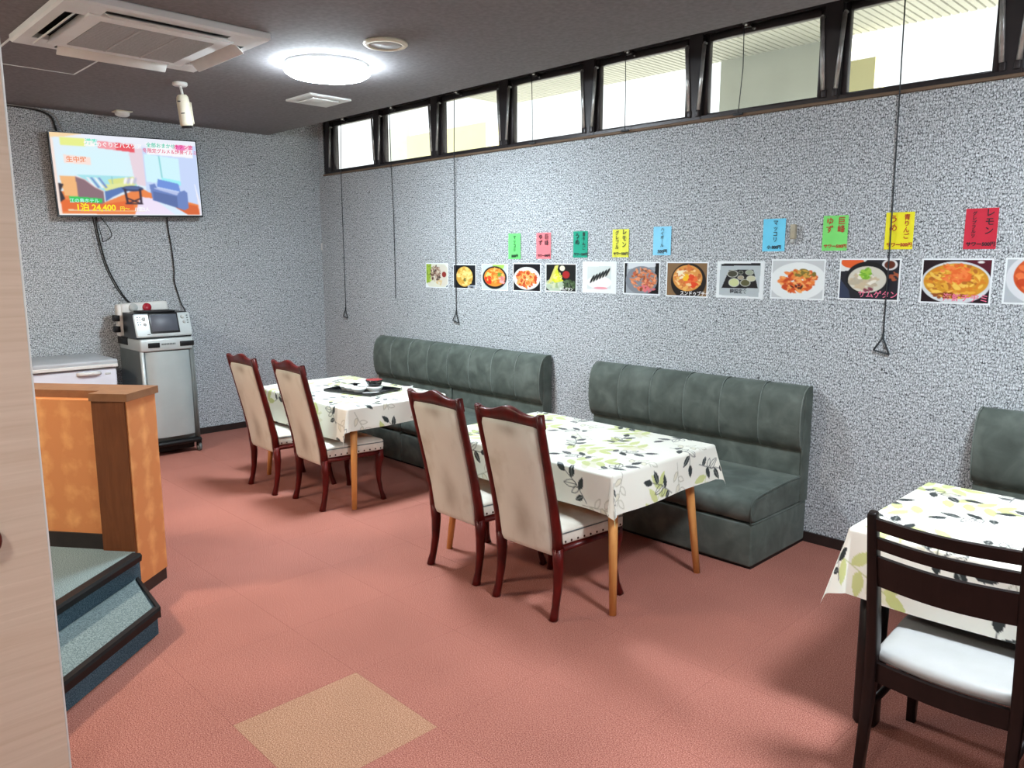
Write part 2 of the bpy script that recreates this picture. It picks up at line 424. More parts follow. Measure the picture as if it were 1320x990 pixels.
# outside: soffit, beam, ground
so = sempty('ceiling_outside', 'white ribbed soffit outside the windows', 'soffit')
rb = MB(); x = .6; pr = []
while x < 10.0:
    pr += [(x, 3.27), (x+.040, 3.27), (x+.042, 3.285), (x+.053, 3.285)]; x += .055
pr += [(x, 3.27), (x, 3.36), (.6, 3.36)]
rb.prism(pr, 1, .35, 2.02).build('soffit_ribs', m_soffit, so)
wo = sempty('wall_outside', 'pale rendered beam outside the sixth and seventh windows', 'wall')
rbox(3.255, 4.33, 2.0, 2.2, 2.25, 3.27).build('beam', m_extw, wo)
rbox(4.33, 4.56, 1.99, 2.19, 2.25, 3.08).build('cream_block', m_extcream, wo)
rbox(-5.2, -3.0, 5.0, 5.4, 0, 3.88).build('cream_house_wall', m_extcream, wo)
rbox(-6.45, -5.25, 5.1, 5.6, 0, 4.10).build('far_house_wall', m_extw, wo)
struct(rbox(-25, 25, .15, 30, -.5, -.35).build('floor_outside', m_ground), 'pale ground outside the windows', 'ground')

# ------------------------------------------------------------------ stage, step, half wall, partition  (frame s: outward, t: along the front)
SN, ST = Vector((.775, .632, 0)).normalized(), Vector((.632, -.775, 0)).normalized()
def st(s, t, z=0): return SN*s + ST*t + Vector((0, 0, z))
def stprism(poly, z0, z1): return MB().loft([[st(s, t, z0) for s, t in poly], [st(s, t, z1) for s, t in poly]], True, True, False)
ZS, ZT = .232, .118
stage = sempty('floor_stage', 'low blue carpeted stage behind the pale partition', 'stage')
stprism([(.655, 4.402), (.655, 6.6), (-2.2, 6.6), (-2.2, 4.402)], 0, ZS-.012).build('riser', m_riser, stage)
stprism([(.635, 4.402), (.635, 6.6), (-2.2, 6.6), (-2.2, 4.38), (.47, 4.38), (.47, 4.402)], ZS-.012, ZS).build('stage_carpet', m_carpet_blue, stage)
nb = MB(); nb.loft([[st(.632, t, ZS+.003), st(.672, t, ZS+.003), st(.680, t, ZS-.008), st(.676, t, ZS-.034), st(.655, t, ZS-.034), st(.655, t, ZS-.006), st(.632, t, ZS-.002)] for t in (4.42, 6.6)], True, True, False)
nb.build('nosing', m_black, stage)
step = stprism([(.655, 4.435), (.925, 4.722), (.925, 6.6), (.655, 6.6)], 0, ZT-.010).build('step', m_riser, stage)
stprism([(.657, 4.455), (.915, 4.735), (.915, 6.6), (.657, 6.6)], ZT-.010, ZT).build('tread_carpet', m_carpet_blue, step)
nb = MB(); nb.loft([[st(.910, t, ZT+.003), st(.936, t, ZT+.003), st(.942, t, ZT-.008), st(.938, t, ZT-.040), st(.922, t, ZT-.040), st(.922, t, ZT-.004), st(.910, t, ZT-.002)] for t in (4.722, 6.6)], True, True, False)
nb.build('nosing', m_black, step)
nb = stprism([(.66, 4.430), (.938, 4.716), (.930, 4.728), (.655, 4.444)], ZT-.045, ZT+.003)
nb.build('edge_strip', m_black, step)
hw = sempty('wall_stage', 'orange laminate half wall with brown cap beside the stage', 'half wall')
T0, T1, SE = 4.155, 4.40, .640
stprism([(SE, T0), (SE, T1-.012), (-2.0, T1-.10), (-2.0, T0)], .06, .95).build('panel', m_orange, hw)
stprism([(SE-.004, T0+.004), (SE-.004, T1-.02), (-2.0, T1-.11), (-2.0, T0+.004)], 0, .06).build('skirting', m_skirt, hw)
stprism([(SE-.168, T1-.082), (SE-.165, T1-.010), (-2.0, T1-.085), (-2.0, T1-.13)], ZS, ZS+.075).build('stage_skirting', m_skirt, hw)
stprism([(SE-.005, T1-.013), (SE-.005, T1), (SE-.165, T1), (SE-.165, T1-.09)], ZS-.01, .955).build('corner_post', m_brownpost, hw)
stprism([(SE+.012, T0-.012), (SE+.012, T1+.002), (SE-.172, T1+.006), (SE-.172, T1-.075), (-2.0, T1-.085), (-2.0, T0-.012)], .95, .985).build('cap', m_capwood, hw)

PX, PY = 4.62, -3.652
pt = sempty('wall_partition', 'pale wood veneer partition at the left edge of the photo', 'partition')
rbox(PX-.045, PX-.001, PY-2.2, PY-.004, 0, H).build('veneer_panel', m_wood_pale, pt)
rbox(PX-.046, PX, PY-.006, PY, 0, H, .002).build('edge_strip', m_white, pt)
kn = MB(); kn.lathe([(.0, .052), (.016, .050), (.027, .042), (.030, .030), (.026, .018), (.014, .010), (.012, .0)], 18, mat=Matrix.Rotation(PI/2, 4, 'Y') @ Matrix.Diagonal((1.36, 1, 1, 1)), c=(PX, -3.797, .861))
kn.build('knob', m_mahog, pt)['label'] = 'dark red wooden knob'

# ------------------------------------------------------------------ ceiling fittings
def ceiling_lamp(loc, m, label):
    t = thing('ceiling_lamp', label, 'ceiling lamp', loc)
    MB().lathe([(.22, 0), (.246, -.002), (.2485, -.030), (.240, -.033)], 40).build('rim', m_white, t)
    MB().lathe([(.2480, -.031), (.250, -.034), (.252, -.042), (.246, -.052), (.225, -.066), (.16, -.076), (.0, -.080)], 40).build('diffuser', m, t)
    return t
ceiling_lamp((2.742, -1.552, H), m_lampon, 'bright round ceiling lamp glowing cool white near the square vent')
ceiling_lamp((6.93, -1.92, H), m_lampon2, 'round ceiling lamp above the near right table, outside the picture')
ceiling_lamp((2.45, -4.75, H), m_lampst, 'round ceiling lamp over the stage, outside the picture')
ceiling_lamp((6.4, -5.0, H), m_lampback, 'round ceiling lamp behind the viewer, outside the picture')

t = thing('air_conditioner', 'white four-way ceiling cassette air conditioner with open flaps', 'air conditioner', (2.632, -2.588, H))
fr = MB()
fr.loft([[(-q, -q, z), (q, -q, z), (q, q, z), (-q, q, z)] for q, z in ((.475, 0), (.480, -.006), (.480, -.032), (.470, -.042), (.425, -.044))], False, True, False)
R0, R1 = .425, .345
for sx, sy in ((1, 0), (-1, 0), (0, 1), (0, -1)):
    for e in (-1, 1):        # corner lands between the slots
        if sx: fr.box(min(sx*R0, sx*R1), max(sx*R0, sx*R1), min(e*.29, e*R0), max(e*.29, e*R0), -.044, -.02)
        else: fr.box(min(e*.29, e*R1), max(e*.29, e*R1), min(sy*R0, sy*R1), max(sy*R0, sy*R1), -.044, -.02)
fr.build('frame', m_offw, t)
rbox(-.42, .42, -.42, .42, -.018, -.001).build('duct', m_black, t)
gr = rbox(-.343, .343, -.343, .343, -.052, -.02, .006).build('intake_panel', m_offw, t)
gm = MB()
for i in range(27):
    q = -.26 + i*.02; gm.box(q-.004, q+.004, -.27, .27, -.057, -.050)
gm.box(-.27, .27, -.27, .27, -.0545, -.0505)
for q in (-.09, .09): gm.box(-.27, .27, q-.005, q+.005, -.0585, -.05)
g = gm.build('intake_grille', m_acgrill, gr); g['kind'] = 'stuff'
for i, (ang, wd) in enumerate(((0, 24), (90, 42), (180, 46), (270, 42))):
    mt = Matrix.Rotation(math.radians(ang), 4, 'Z') @ Matrix.Translation((.392, 0, -.048)) @ Matrix.Rotation(math.radians(wd), 4, 'Y')
    rbox(-.043, .043, -.283, .283, -.004, .004, .003, 1, mt).build('flap', m_white, t)

t = thing('ceiling_speaker', 'round white flush ceiling speaker with grey grille', 'speaker', (3.375, -1.579, H))
MB().lathe([(.118, 0), (.120, -.010), (.110, -.018), (.092, -.018), (.088, -.008)], 32).build('ring', m_cream, t)
MB().lathe([(.091, -.006), (.091, -.012), (.0, -.015)], 32).build('grille', m_acgrill, t)

t = thing('ceiling_vent', 'square white exhaust vent plate below the lit ceiling lamp', 'vent', (1.798, -1.055, H))
vb = MB(); vb.loft([[(-q, -q, z), (q, -q, z), (q, q, z), (-q, q, z)] for q, z in ((.168, 0), (.170, -.012), (.158, -.016), (.120, -.016), (.110, -.010), (.10, -.010))], True, True, False)
vb.build('frame', m_white, t)
rbox(-.105, .105, -.105, .105, -.024, -.014, .004).build('cover', m_white, t)

t = thing('smoke_detector', 'small white smoke detector on the ceiling left of the camera', 'detector', (.30, -1.915, H))
MB().lathe([(.05, 0), (.055, -.010), (.052, -.028), (.036, -.040), (.0, -.042)], 20).build('body', m_white, t)
rbox(-.062, .062, -.062, .062, -.008, 0, .004).build('base', m_cream, t)

t = thing('security_camera', 'white cylindrical security camera hanging from the ceiling', 'camera', (1.635, -1.99, H))
MB().lathe([(.046, 0), (.048, -.014), (.042, -.022), (.012, -.024)], 22).build('mount', m_white, t)
MB().tube([(0, 0, -.02), (.004, .008, -.06), (.004, .012, -.10)], .009, 10).build('stem', m_white, t)
tilt = Matrix.Translation((.004, .008, -.088)) @ Matrix.Rotation(math.radians(6), 4, 'X')
cb = MB(); cb.lathe([(.0, .012), (.028, .010), (.036, -.002), (.040, -.03), (.041, -.17), (.039, -.185), (.032, -.187)], 22, mat=tilt)
body = cb.build('body', m_cream, t)
MB().lathe([(.034, -.183), (.034, -.198), (.0, -.199)], 20, mat=tilt).build('lens', m_black, body)
MB().box(-.026, .026, -.046, -.036, -.175, -.035, .005, 2, tilt @ Matrix.Rotation(math.radians(195), 4, 'Z')).build('sunshade', m_cream, t)
rbox(.020, .036, -.033, -.018, -.128, -.122).build('logo_plate', m_black, body)
MB().box(.0415, .043, -.012, .012, -.112, -.106, 0, 1, tilt @ Matrix.Rotation(math.radians(-40), 4, 'Z')).build('maker_mark', m_black, body)

t = thing('access_hatch', 'flush ceiling access hatch with thin pale edge beyond the air conditioner', 'hatch', (1.7625, -2.802, H))
fr = MB()
for q in ((-.357, .357, .235, .245), (-.357, .357, -.245, -.235), (-.357, -.347, -.235, .235), (.347, .357, -.235, .235)):
    fr.box(q[0], q[1], q[2], q[3], -.004, 0)
fr.build('frame', m_offw, t); rbox(-.347, .347, -.235, .235, -.002, 0).build('board', m_ceil, t)

# ------------------------------------------------------------------ painting on vertex colours
class Paint:
    def __init__(s, nx, ny, w=1, h=1, base=(255, 255, 255), seed=0):
        s.nx, s.ny, s.w, s.h = nx, ny, w, h
        x = np.linspace(0, w, nx); y = np.linspace(0, h, ny); s.X, s.Y = np.meshgrid(x, y)
        s.c = np.ones((ny, nx, 3))*np.array(base, float); s.r = np.random.RandomState(seed); s.px = w/nx
    def _win(s, x0, x1, y0, y1):
        i0 = max(0, int(x0/s.w*(s.nx-1))-1); i1 = min(s.nx, int(x1/s.w*(s.nx-1))+3)
        j0 = max(0, int(y0/s.h*(s.ny-1))-1); j1 = min(s.ny, int(y1/s.h*(s.ny-1))+3)
        return slice(j0, max(j0, j1)), slice(i0, max(i0, i1))
    def put(s, sl, a, col):
        s.c[sl] = s.c[sl]*(1-a[..., None]) + np.array(col, float)*a[..., None]
    def ell(s, cx, cy, rx, ry, col, ang=0, soft=1.2, al=1, ring=0):
        R = max(rx, ry)*1.1 + 2*s.px; sl = s._win(cx-R, cx+R, cy-R, cy+R); X = s.X[sl]-cx; Y = s.Y[sl]-cy
        if X.size == 0: return
        c, q = math.cos(ang), math.sin(ang); u = X*c + Y*q; v = -X*q + Y*c
        d = (np.sqrt((u/rx)**2 + (v/ry)**2) - 1)*min(rx, ry)
        if ring: d = np.abs(d) - ring
        s.put(sl, np.clip(.5 - d/(soft*s.px), 0, 1)*al, col)
    def poly(s, pts, col, al=1):
        P = np.array(pts, float); sl = s._win(P[:, 0].min(), P[:, 0].max(), P[:, 1].min(), P[:, 1].max()); X = s.X[sl]; Y = s.Y[sl]
        if X.size == 0: return
        ins = np.zeros(X.shape, bool); j = len(P)-1
        for i in range(len(P)):
            yi, yj = P[i, 1], P[j, 1]
            if yi != yj:
                ins ^= ((yi > Y) != (yj > Y)) & (X < (P[j, 0]-P[i, 0])*(Y-yi)/(yj-yi) + P[i, 0])
            j = i
        s.put(sl, ins*float(al), col)
    def line(s, a, b, wd, col, al=1):
        a = np.array(a, float); b = np.array(b, float); m = wd + 2*s.px
        sl = s._win(min(a[0], b[0])-m, max(a[0], b[0])+m, min(a[1], b[1])-m, max(a[1], b[1])+m); X = s.X[sl]; Y = s.Y[sl]
        if X.size == 0: return
        d = b-a; L = max(d@d, 1e-12); t = np.clip(((X-a[0])*d[0] + (Y-a[1])*d[1])/L, 0, 1)
        dist = np.hypot(X-a[0]-t*d[0], Y-a[1]-t*d[1])
        s.put(sl, np.clip(.5 + (wd/2-dist)/(s.px), 0, 1)*al, col)
    def specks(s, cx, cy, rx, ry, cols, n, size, seed=1, ang=0, al=.9):
        r = np.random.RandomState(seed)
        for i in range(n):
            th = r.rand()*2*PI; q = math.sqrt(r.rand())
            u, v = rx*q*math.cos(th), ry*q*math.sin(th)
            x = cx + u*math.cos(ang) - v*math.sin(ang); y = cy + u*math.sin(ang) + v*math.cos(ang)
            s.ell(x, y, size*(.5+r.rand()), size*(.3+.5*r.rand()), cols[r.randint(len(cols))], r.rand()*PI, al=al)
    def leaf(s, base, tip, wd, col, outline=None, al=1, vein=None):
        """pointed oval leaf from base to tip"""
        b = np.array(base, float); d = np.array(tip, float)-b; Lg = math.hypot(*d); n = np.array([-d[1], d[0]])/Lg
        pts = []
        for sg in (1, -1):
            rng = np.linspace(0, 1, 9) if sg == 1 else np.linspace(1, 0, 9)[1:-1]
            for t in rng: pts.append(b + d*t + n*sg*wd/2*math.sin(PI*t**.8)**.8)
        if col is not None: s.poly(pts, col, al)
        if outline is not None:
            for i in range(len(pts)): s.line(pts[i], pts[(i+1) % len(pts)], .0022, outline)
        if vein is not None: s.line(b, b + d*.92, .0022, vein)
    def mesh(s, name, fn, mat, parent=None, mask=None):
        """grid mesh; fn maps flat coordinates to 3-D arrays"""
        P = fn(s.X, s.Y); me = bpy.data.meshes.new(name)
        n = s.nx*s.ny; idx = np.arange(n).reshape(s.ny, s.nx)
        q = np.stack([idx[:-1, :-1], idx[:-1, 1:], idx[1:, 1:], idx[1:, :-1]], -1).reshape(-1, 4)
        me.vertices.add(n); me.vertices.foreach_set('co', np.stack(P, -1).reshape(-1).astype(np.float32))
        me.loops.add(q.size); me.loops.foreach_set('vertex_index', q.reshape(-1).astype(np.int32))
        me.polygons.add(len(q)); me.polygons.foreach_set('loop_start', np.arange(0, q.size, 4, dtype=np.int32))
        me.polygons.foreach_set('use_smooth', np.ones(len(q), bool))
        me.update(calc_edges=True); me.validate()
        at = me.color_attributes.new('Col', 'FLOAT_COLOR', 'POINT')
        rgba = np.ones((n, 4), np.float32); rgba[:, :3] = lin(np.clip(s.c, 0, 255)).reshape(-1, 3); at.data.foreach_set('color', rgba.reshape(-1))
        me.materials.append(mat); o = bpy.data.objects.new(name, me); C.objects.link(o)
        if parent: o.parent = parent
        return o

# ------------------------------------------------------------------ television
tvw, tvh = 1.143, .645
tv = thing('wall_television', 'large flat television on the back wall showing a hotel room broadcast', 'television')
roll = math.radians(2.0)
tvm = Matrix.Translation((.115, -1.824, 2.262)) @ RT @ Matrix.Rotation(roll, 4, 'Z')
tv.matrix_world = tvm                     # local x right, y up, z out of the wall
TVE = 2 ** -EXPO
tvk = dict(emit=TVE)
rbox(-tvw/2, tvw/2, -tvh/2, tvh/2, -.042, -.002, .006).build('body', m_tvblack, tv)
bz = MB()
for q in ((-tvw/2, tvw/2, tvh/2-.008, tvh/2), (-tvw/2, tvw/2, -tvh/2, -tvh/2+.014), (-tvw/2, -tvw/2+.008, -tvh/2+.014, tvh/2-.008), (tvw/2-.008, tvw/2, -tvh/2+.014, tvh/2-.008)):
    bz.box(q[0], q[1], q[2], q[3], -.004, .004)
bz.build('bezel', m_tvblack, tv)
rbox(-.22, .22, -.16, .16, -.112, -.042).build('wall_bracket', m_black, tv)
rbox(-.014, .014, -tvh/2-.004, -tvh/2+.008, -.002, .007, .002).build('logo_plate', m_alu, tv)
pa = Paint(260, 146, 1, 1, (222, 240, 252), 3)
for i in range(60): pa.ell(.30, .38, .30-.004*i, .30-.004*i, (214, 246, 255), soft=6, al=.06)
pa.poly([(0, 0), (1, 0), (1, .10), (.62, .17), (.52, .13), (.3, .06), (0, .05)], (236, 240, 252))
pa.poly([(.5, .15), (.6, .13), (.60, .62), (.53, .60)], (232, 210, 222)); pa.poly([(.6, .10), (1, .06), (1, .86), (.6, .70)], (196, 214, 252))
pa.poly([(.63, .15), (.86, .10), (.86, .13), (.63, .19)], (150, 166, 214)); pa.poly([(.61, .20), (.86, .24), (.86, .60), (.61, .56)], (206, 246, 255)); pa.line((.715, .22), (.725, .55), .008, (110, 196, 200))
pa.poly([(.72, .50), (.86, .54), (.86, .60), (.72, .56)], (150, 242, 250))
pa.poly([(0, .70), (.12, .72), (.30, .84), (.56, .64), (.62, .70), (1, .86), (1, 1), (0, 1)], (238, 122, 58)); pa.poly([(.0, .8), (.3, .86), (.5, .8), (.5, .93), (0, .96)], (230, 96, 40))
pa.poly([(.55, .76), (.66, .78), (.90, 1), (.50, 1)], (240, 226, 250)); pa.poly([(.66, .80), (.76, .84), (.90, 1), (.80, 1)], (216, 236, 255))
pa.poly([(.70, .78), (.97, .87), (.985, 1), (.90, 1)], (216, 88, 40))
pa.poly([(.03, .52), (.13, .52), (.14, .78), (.05, .76)], (244, 178, 112)); pa.poly([(0, .60), (.05, .62), (.03, .70), (.05, .80), (.02, .84), (0, .84)], (40, 34, 40))
pa.poly([(.14, .50), (.52, .50), (.54, .62), (.40, .64), (.30, .70)], (160, 226, 236)); pa.poly([(.34, .55), (.52, .50), (.53, .60), (.36, .64)], (220, 226, 130)); pa.poly([(.30, .62), (.46, .58), (.53, .61), (.40, .65), (.32, .70)], (226, 232, 150)); pa.line((.37, .51), (.37, .60), .005, (120, 180, 180))
pa.poly([(.31, .70), (.42, .64), (.55, .62), (.56, .66), (.44, .70), (.36, .77), (.31, .83)], (74, 108, 176))
for i in range(4): pa.poly([(.20+.025*i, .53), (.215+.025*i, .53), (.26+.025*i, .65), (.245+.025*i, .66)], ((236, 240, 250), (110, 140, 200))[i % 2])
for i in range(4): pa.ell(.46+.022*i, .555, .011, .045, ((250, 246, 250), (190, 190, 214))[i % 2], .2)
pa.poly([(.13, .52), (.19, .56), (.24, .64), (.305, .70), (.305, .84), (.28, .86), (.135, .80)], (128, 96, 106)); pa.line((.13, .52), (.19, .56), .008, (230, 190, 190)); pa.line((.19, .56), (.25, .65), .008, (226, 186, 190)); pa.line((.25, .65), (.305, .70), .008, (226, 186, 190))
pa.ell(.505, .655, .075, .036, (44, 56, 96)); pa.ell(.505, .647, .06, .02, (74, 92, 146))
for a, b in (((.45, .67), (.46, .85)), ((.555, .66), (.555, .85)), ((.46, .78), (.555, .85)), ((.46, .85), (.555, .78)), ((.45, .85), (.56, .85))): pa.line(a, b, .016, (42, 30, 44))
pa.poly([(.69, .52), (.84, .575), (.85, .68), (.68, .62)], (98, 136, 220)); pa.poly([(.625, .60), (.665, .58), (.68, .64), (.83, .69), (.88, .66), (.90, .69), (.90, .90), (.87, .93), (.64, .80)], (96, 122, 190))
pa.poly([(.65, .645), (.67, .635), (.84, .69), (.82, .73)], (176, 190, 236)); pa.poly([(.645, .68), (.82, .745), (.82, .90), (.645, .80)], (76, 98, 160)); pa.poly([(.965, .58), (1, .86), (1, 1), (.985, 1)], (236, 226, 240)); pa.line((.965, .58), (.99, .86), .006, (250, 250, 255))
pa.poly([(0, .985), (1, .99), (1, 1), (0, 1)], (250, 246, 240)); pa.poly([(0, 0), (.015, 0), (.02, 1), (0, 1)], (250, 226, 214)); pa.poly([(0, 0), (.2, 0), (.1, .04), (0, .06)], (250, 214, 160))
pa.poly([(.06, .05), (.22, .05), (.22, .15), (.06, .15)], (232, 240, 130)); pa.poly([(.22, .06), (.28, .06), (.28, .14), (.22, .14)], (250, 252, 240))
pa.poly([(.30, .07), (.545, .09), (.545, .19), (.30, .16)], (244, 150, 160)); pa.poly([(.42, .08), (.545, .09), (.545, .19), (.42, .175)], (232, 72, 84))
pa.poly([(.07, .26), (.24, .28), (.24, .375), (.07, .36)], (252, 224, 214))
pa.poly([(.63, .055), (.97, .055), (.97, .225), (.63, .20)], (250, 250, 254)); pa.poly([(.83, .06), (.965, .06), (.965, .13), (.83, .13)], (255, 204, 226)); pa.poly([(.85, .06), (.915, .06), (.915, .13), (.85, .13)], (238, 110, 180))
pa.poly([(.075, .765), (.29, .79), (.285, .845), (.08, .835)], (40, 196, 80)); pa.poly([(.06, .93), (.58, .945), (.58, .95), (.06, .945)], (244, 226, 180))
for _ in range(2):
    pa.c[1:-1, 1:-1] = (pa.c[1:-1, 1:-1]*2 + pa.c[:-2, 1:-1] + pa.c[2:, 1:-1] + pa.c[1:-1, :-2] + pa.c[1:-1, 2:])/6
pa.c = 255 - (255-pa.c)*.86
scr = pa.mesh('screen', lambda X, Y: ((X-.5)*(tvw-.016), (.5-Y)*(tvh-.022)+.003, X*0+.0005), vcol_mat('screen picture', emit=TVE), tv)
I4 = Matrix.Identity(4)
def tvtext(b, size, u, v, col, wt=.02, sx=1): return text(b, size, ((u-.5)*tvw, (.5-v)*tvh, .0016), I4, emat('screen lettering', col, TVE), scr, 'caption', 'CENTER', wt*size, 1, sx)
tvtext('絶景めぐりとバスツアー', .044, .425, .125, (255, 250, 250)); tvtext('満喫', .048, .265, .10, (110, 230, 200))
tvtext('生中継', .05, .155, .32, (240, 150, 110)); tvtext('全部おまかせ', .040, .735, .095, (90, 208, 180)); tvtext('ホテン旅', .040, .90, .097, (226, 40, 130))
tvtext('冬限定グルメ＆絶景イルミ', .038, .80, .165, (232, 120, 150)); tvtext('江の島ホテル', .036, .175, .808, (190, 255, 240))
tvtext('1泊 24,400', .066, .245, .89, (255, 236, 60), .03); tvtext('円～', .038, .435, .90, (255, 226, 70), .03); tvtext('/1室2人', .036, .555, .905, (255, 255, 255), .03)

def cable(name, label, pts, r, m, cat='cable'):
    P = [Vector(p) for p in pts]; out = []
    for i in range(len(P)-1):
        p0, p1, p2, p3 = P[max(i-1, 0)], P[i], P[i+1], P[min(i+2, len(P)-1)]
        for k in range(6):
            q = k/6; out.append(.5*((2*p1) + (p2-p0)*q + (2*p0-5*p1+4*p2-p3)*q*q + (3*p1-p0-3*p2+p3)*q**3))
    out.append(P[-1])
    return tag(MB().tube(out, r, 8).build(name, m), label, cat)
X0, X1 = .022, .042
cable('video_cable', 'black cable hanging in a curve from television to white case', [(.05, -2.09, 1.96), (X0, -2.088, 1.88), (X0, -2.066, 1.70), (X0, -2.03, 1.53), (X0, -1.96, 1.36), (X0, -1.895, 1.25), (.08, -1.86, 1.21)], .006, m_cable)
cable('power_cable', 'thinner black cable running beside the curved television cable', [(.075, -2.13, 1.96), (X1+.012, -2.11, 1.84), (X1+.012, -2.085, 1.66), (X1+.012, -2.045, 1.50), (X1+.012, -1.975, 1.34), (X1+.012, -1.90, 1.235), (.08, -1.84, 1.205)], .004, m_cable)
cable('looped_cable', 'small black cable loop hanging under the television', [(.065, -2.075, 1.945), (.06, -2.04, 1.90), (.06, -2.00, 1.835), (.06, -1.995, 1.775), (.06, -2.06, 1.735), (.062, -2.065, 1.765), (.062, -2.085, 1.86), (.065, -2.095, 1.945)], .0035, m_cable)
cable('speaker_cable', 'black cable hanging straight from television right side to karaoke unit', [(.05, -1.528, 1.97), (X0, -1.518, 1.88), (X0, -1.497, 1.68), (X0, -1.488, 1.50), (X0, -1.492, 1.40), (X0, -1.45, 1.22), (.06, -1.43, 1.12), (.10, -1.52, 1.02), (.14, -1.62, .99)], .0055, m_cable)
cable('antenna_cable', 'dark cable rising from behind television to the ceiling', [(.06, -2.32, 2.55), (X0, -2.325, 2.60), (X0, -2.345, 2.675), (X0, -2.40, 2.712), (X0, -2.50, 2.728), (X0, -2.68, 2.734), (X0, -2.95, 2.736)], .008, m_cable)
cable('antenna_lead', 'pale thin cable curving above the television top', [(.06, -2.27, 2.55), (.03, -2.285, 2.60), (.028, -2.315, 2.68), (.028, -2.37, 2.718), (.045, -2.50, 2.733), (.045, -2.95, 2.735)], .004, m_cablegrey)

# ------------------------------------------------------------------ karaoke cabinet, unit, white case, freezer
t = thing('karaoke_cabinet', 'tall silver grey wheeled karaoke cabinet against the back wall', 'cabinet', (0, 0, 0))
Y0, Y1 = -2.015, -1.605
b = MB(); b.loft([[(.12, Y0+i, z), (.60-f, Y0+i, z), (.60-f, Y1-i, z), (.12, Y1-i, z)] for z, f, i in ((.125, 0, 0), (.90, .015, .0))], True, True, False)
b.build('body', m_greyside, t)
ff = MB(); rows = []
for z, x in ((.16, .630), (.30, .632), (.60, .628), (.86, .612)):
    rows.append([(x-.03, Y0+.035, z), (x-.006, Y0+.06, z), (x+.004, (Y0*2+Y1)/3, z), (x+.004, (Y0+2*Y1)/3, z), (x-.006, Y1-.04, z), (x-.03, Y1-.02, z)])
ff.loft(rows, False, False, True).build('front_panel', m_silver, t)
for yy in (Y0+.012, Y1-.012):
    MB().tube([(.605, yy, .13), (.605, yy, .5), (.585, yy, .93)], (.018, .014), 8, .7).build('side_rail', m_silver2 if yy < -1.8 else m_greyside, t)
MB().tube([(.628, Y1-.002, .10), (.628, Y1-.002, .5), (.605, Y1-.002, .90)], .009, 8).build('edge_tube', m_greyside, t)
rbox(.10, .650, Y0-.012, Y1+.018, .085, .125, .018, 3).build('plinth', m_black, t)
rbox(.14, .56, Y0+.02, Y1-.02, .03, .085).build('underside', m_black, t)
hd = rbox(.14, .615, Y0-.004, Y1+.004, .865, .965, .012).build('top_rail', m_silver2, t)
for ya, yb in ((Y0+.055, Y0+.145), (Y1-.105, Y1+.008)): rbox(.60, .622, ya, yb, .895, .935, .004).build('recess_grip', m_black, hd)
rbox(.1, .34, Y0-.008, Y0+.06, .90, .964, .01).build('hinge_cover', m_black, t)
bd = MB()
for q in range(9): bd.box(.612, .6175, -1.855+q*.0125, -1.8465+q*.0125, .912, .926)
bg_ = bd.build('maker_badge', m_greyside, hd); bg_['kind'] = 'stuff'
for cx, cy in ((.60, Y1+.005), (.18, Y1-.02), (.60, Y0+.03), (.18, Y0+.03)):
    cs = MB().lathe([(.03, -.013), (.036, -.008), (.036, .008), (.03, .013)], 16, c=(cx, cy, .0365), mat=Matrix.Rotation(PI/2, 4, 'X')).build('caster', m_greyside, t)
    rbox(cx-.014, cx+.014, cy-.019, cy+.019, .045, .088, .003).build('fork', m_black, cs)
    MB().tube([(cx, cy-.016, .0365), (cx, cy+.016, .0365)], .012, 10).build('hub', m_silver2, cs)

t = thing('karaoke_unit', 'white karaoke unit with grey screen on the silver cabinet', 'karaoke machine', (.44, -1.81, .967))
b = MB(); b.loft([[(-.16, -.215, z), (.125-f, -.215, z), (.125-f, .215, z), (-.16, .215, z)] for z, f in ((0, 0), (.02, .0), (.185, .05), (.20, .07))], True, True, False)
b.build('body', m_tvblack, t)
sl_ = Matrix.Translation((.142, 0, .104)) @ Matrix.Rotation(math.radians(-17), 4, 'Y')
fp = MB().box(-.014, .004, -.228, .212, -.094, .098, .012, 3, sl_).build('front_panel', m_silver2, t)
MB().box(.003, .012, -.118, .112, -.068, .096, .004, 2, sl_).build('display', m_tvblack, fp)
MB().box(.012, .014, -.104, .100, -.052, .084, .002, 1, sl_).build('screen', m_screen_off, fp)
def knobm(y, z, r):
    bm_ = MB(); bm_.lathe([(0, .008), (r*.8, .008), (r, .004), (r, 0)], 14, mat=sl_ @ Matrix.Translation((.004, y, z)) @ Matrix.Rotation(PI/2, 4, 'Y')); return bm_
for y, z, r in ((-.155, .055, .016), (-.150, .010, .013), (.150, .060, .016), (.160, .018, .013)): knobm(y, z, r).build('dial', m_grey, fp)
for y in (-.20, -.182, .188): 
    for z in (.05, .03, .01, .07): MB().box(.004, .007, y-.006, y+.006, z-.005, z+.005, .001, 1, sl_).build('button', m_greyside, fp)
MB().box(.004, .006, -.145, -.122, -.075, -.07, 0, 1, sl_).build('vent_slot', m_black, fp)
rbox(-.10, .07, -.15, .12, .20, .215, .004).build('top_cover', m_black, t)

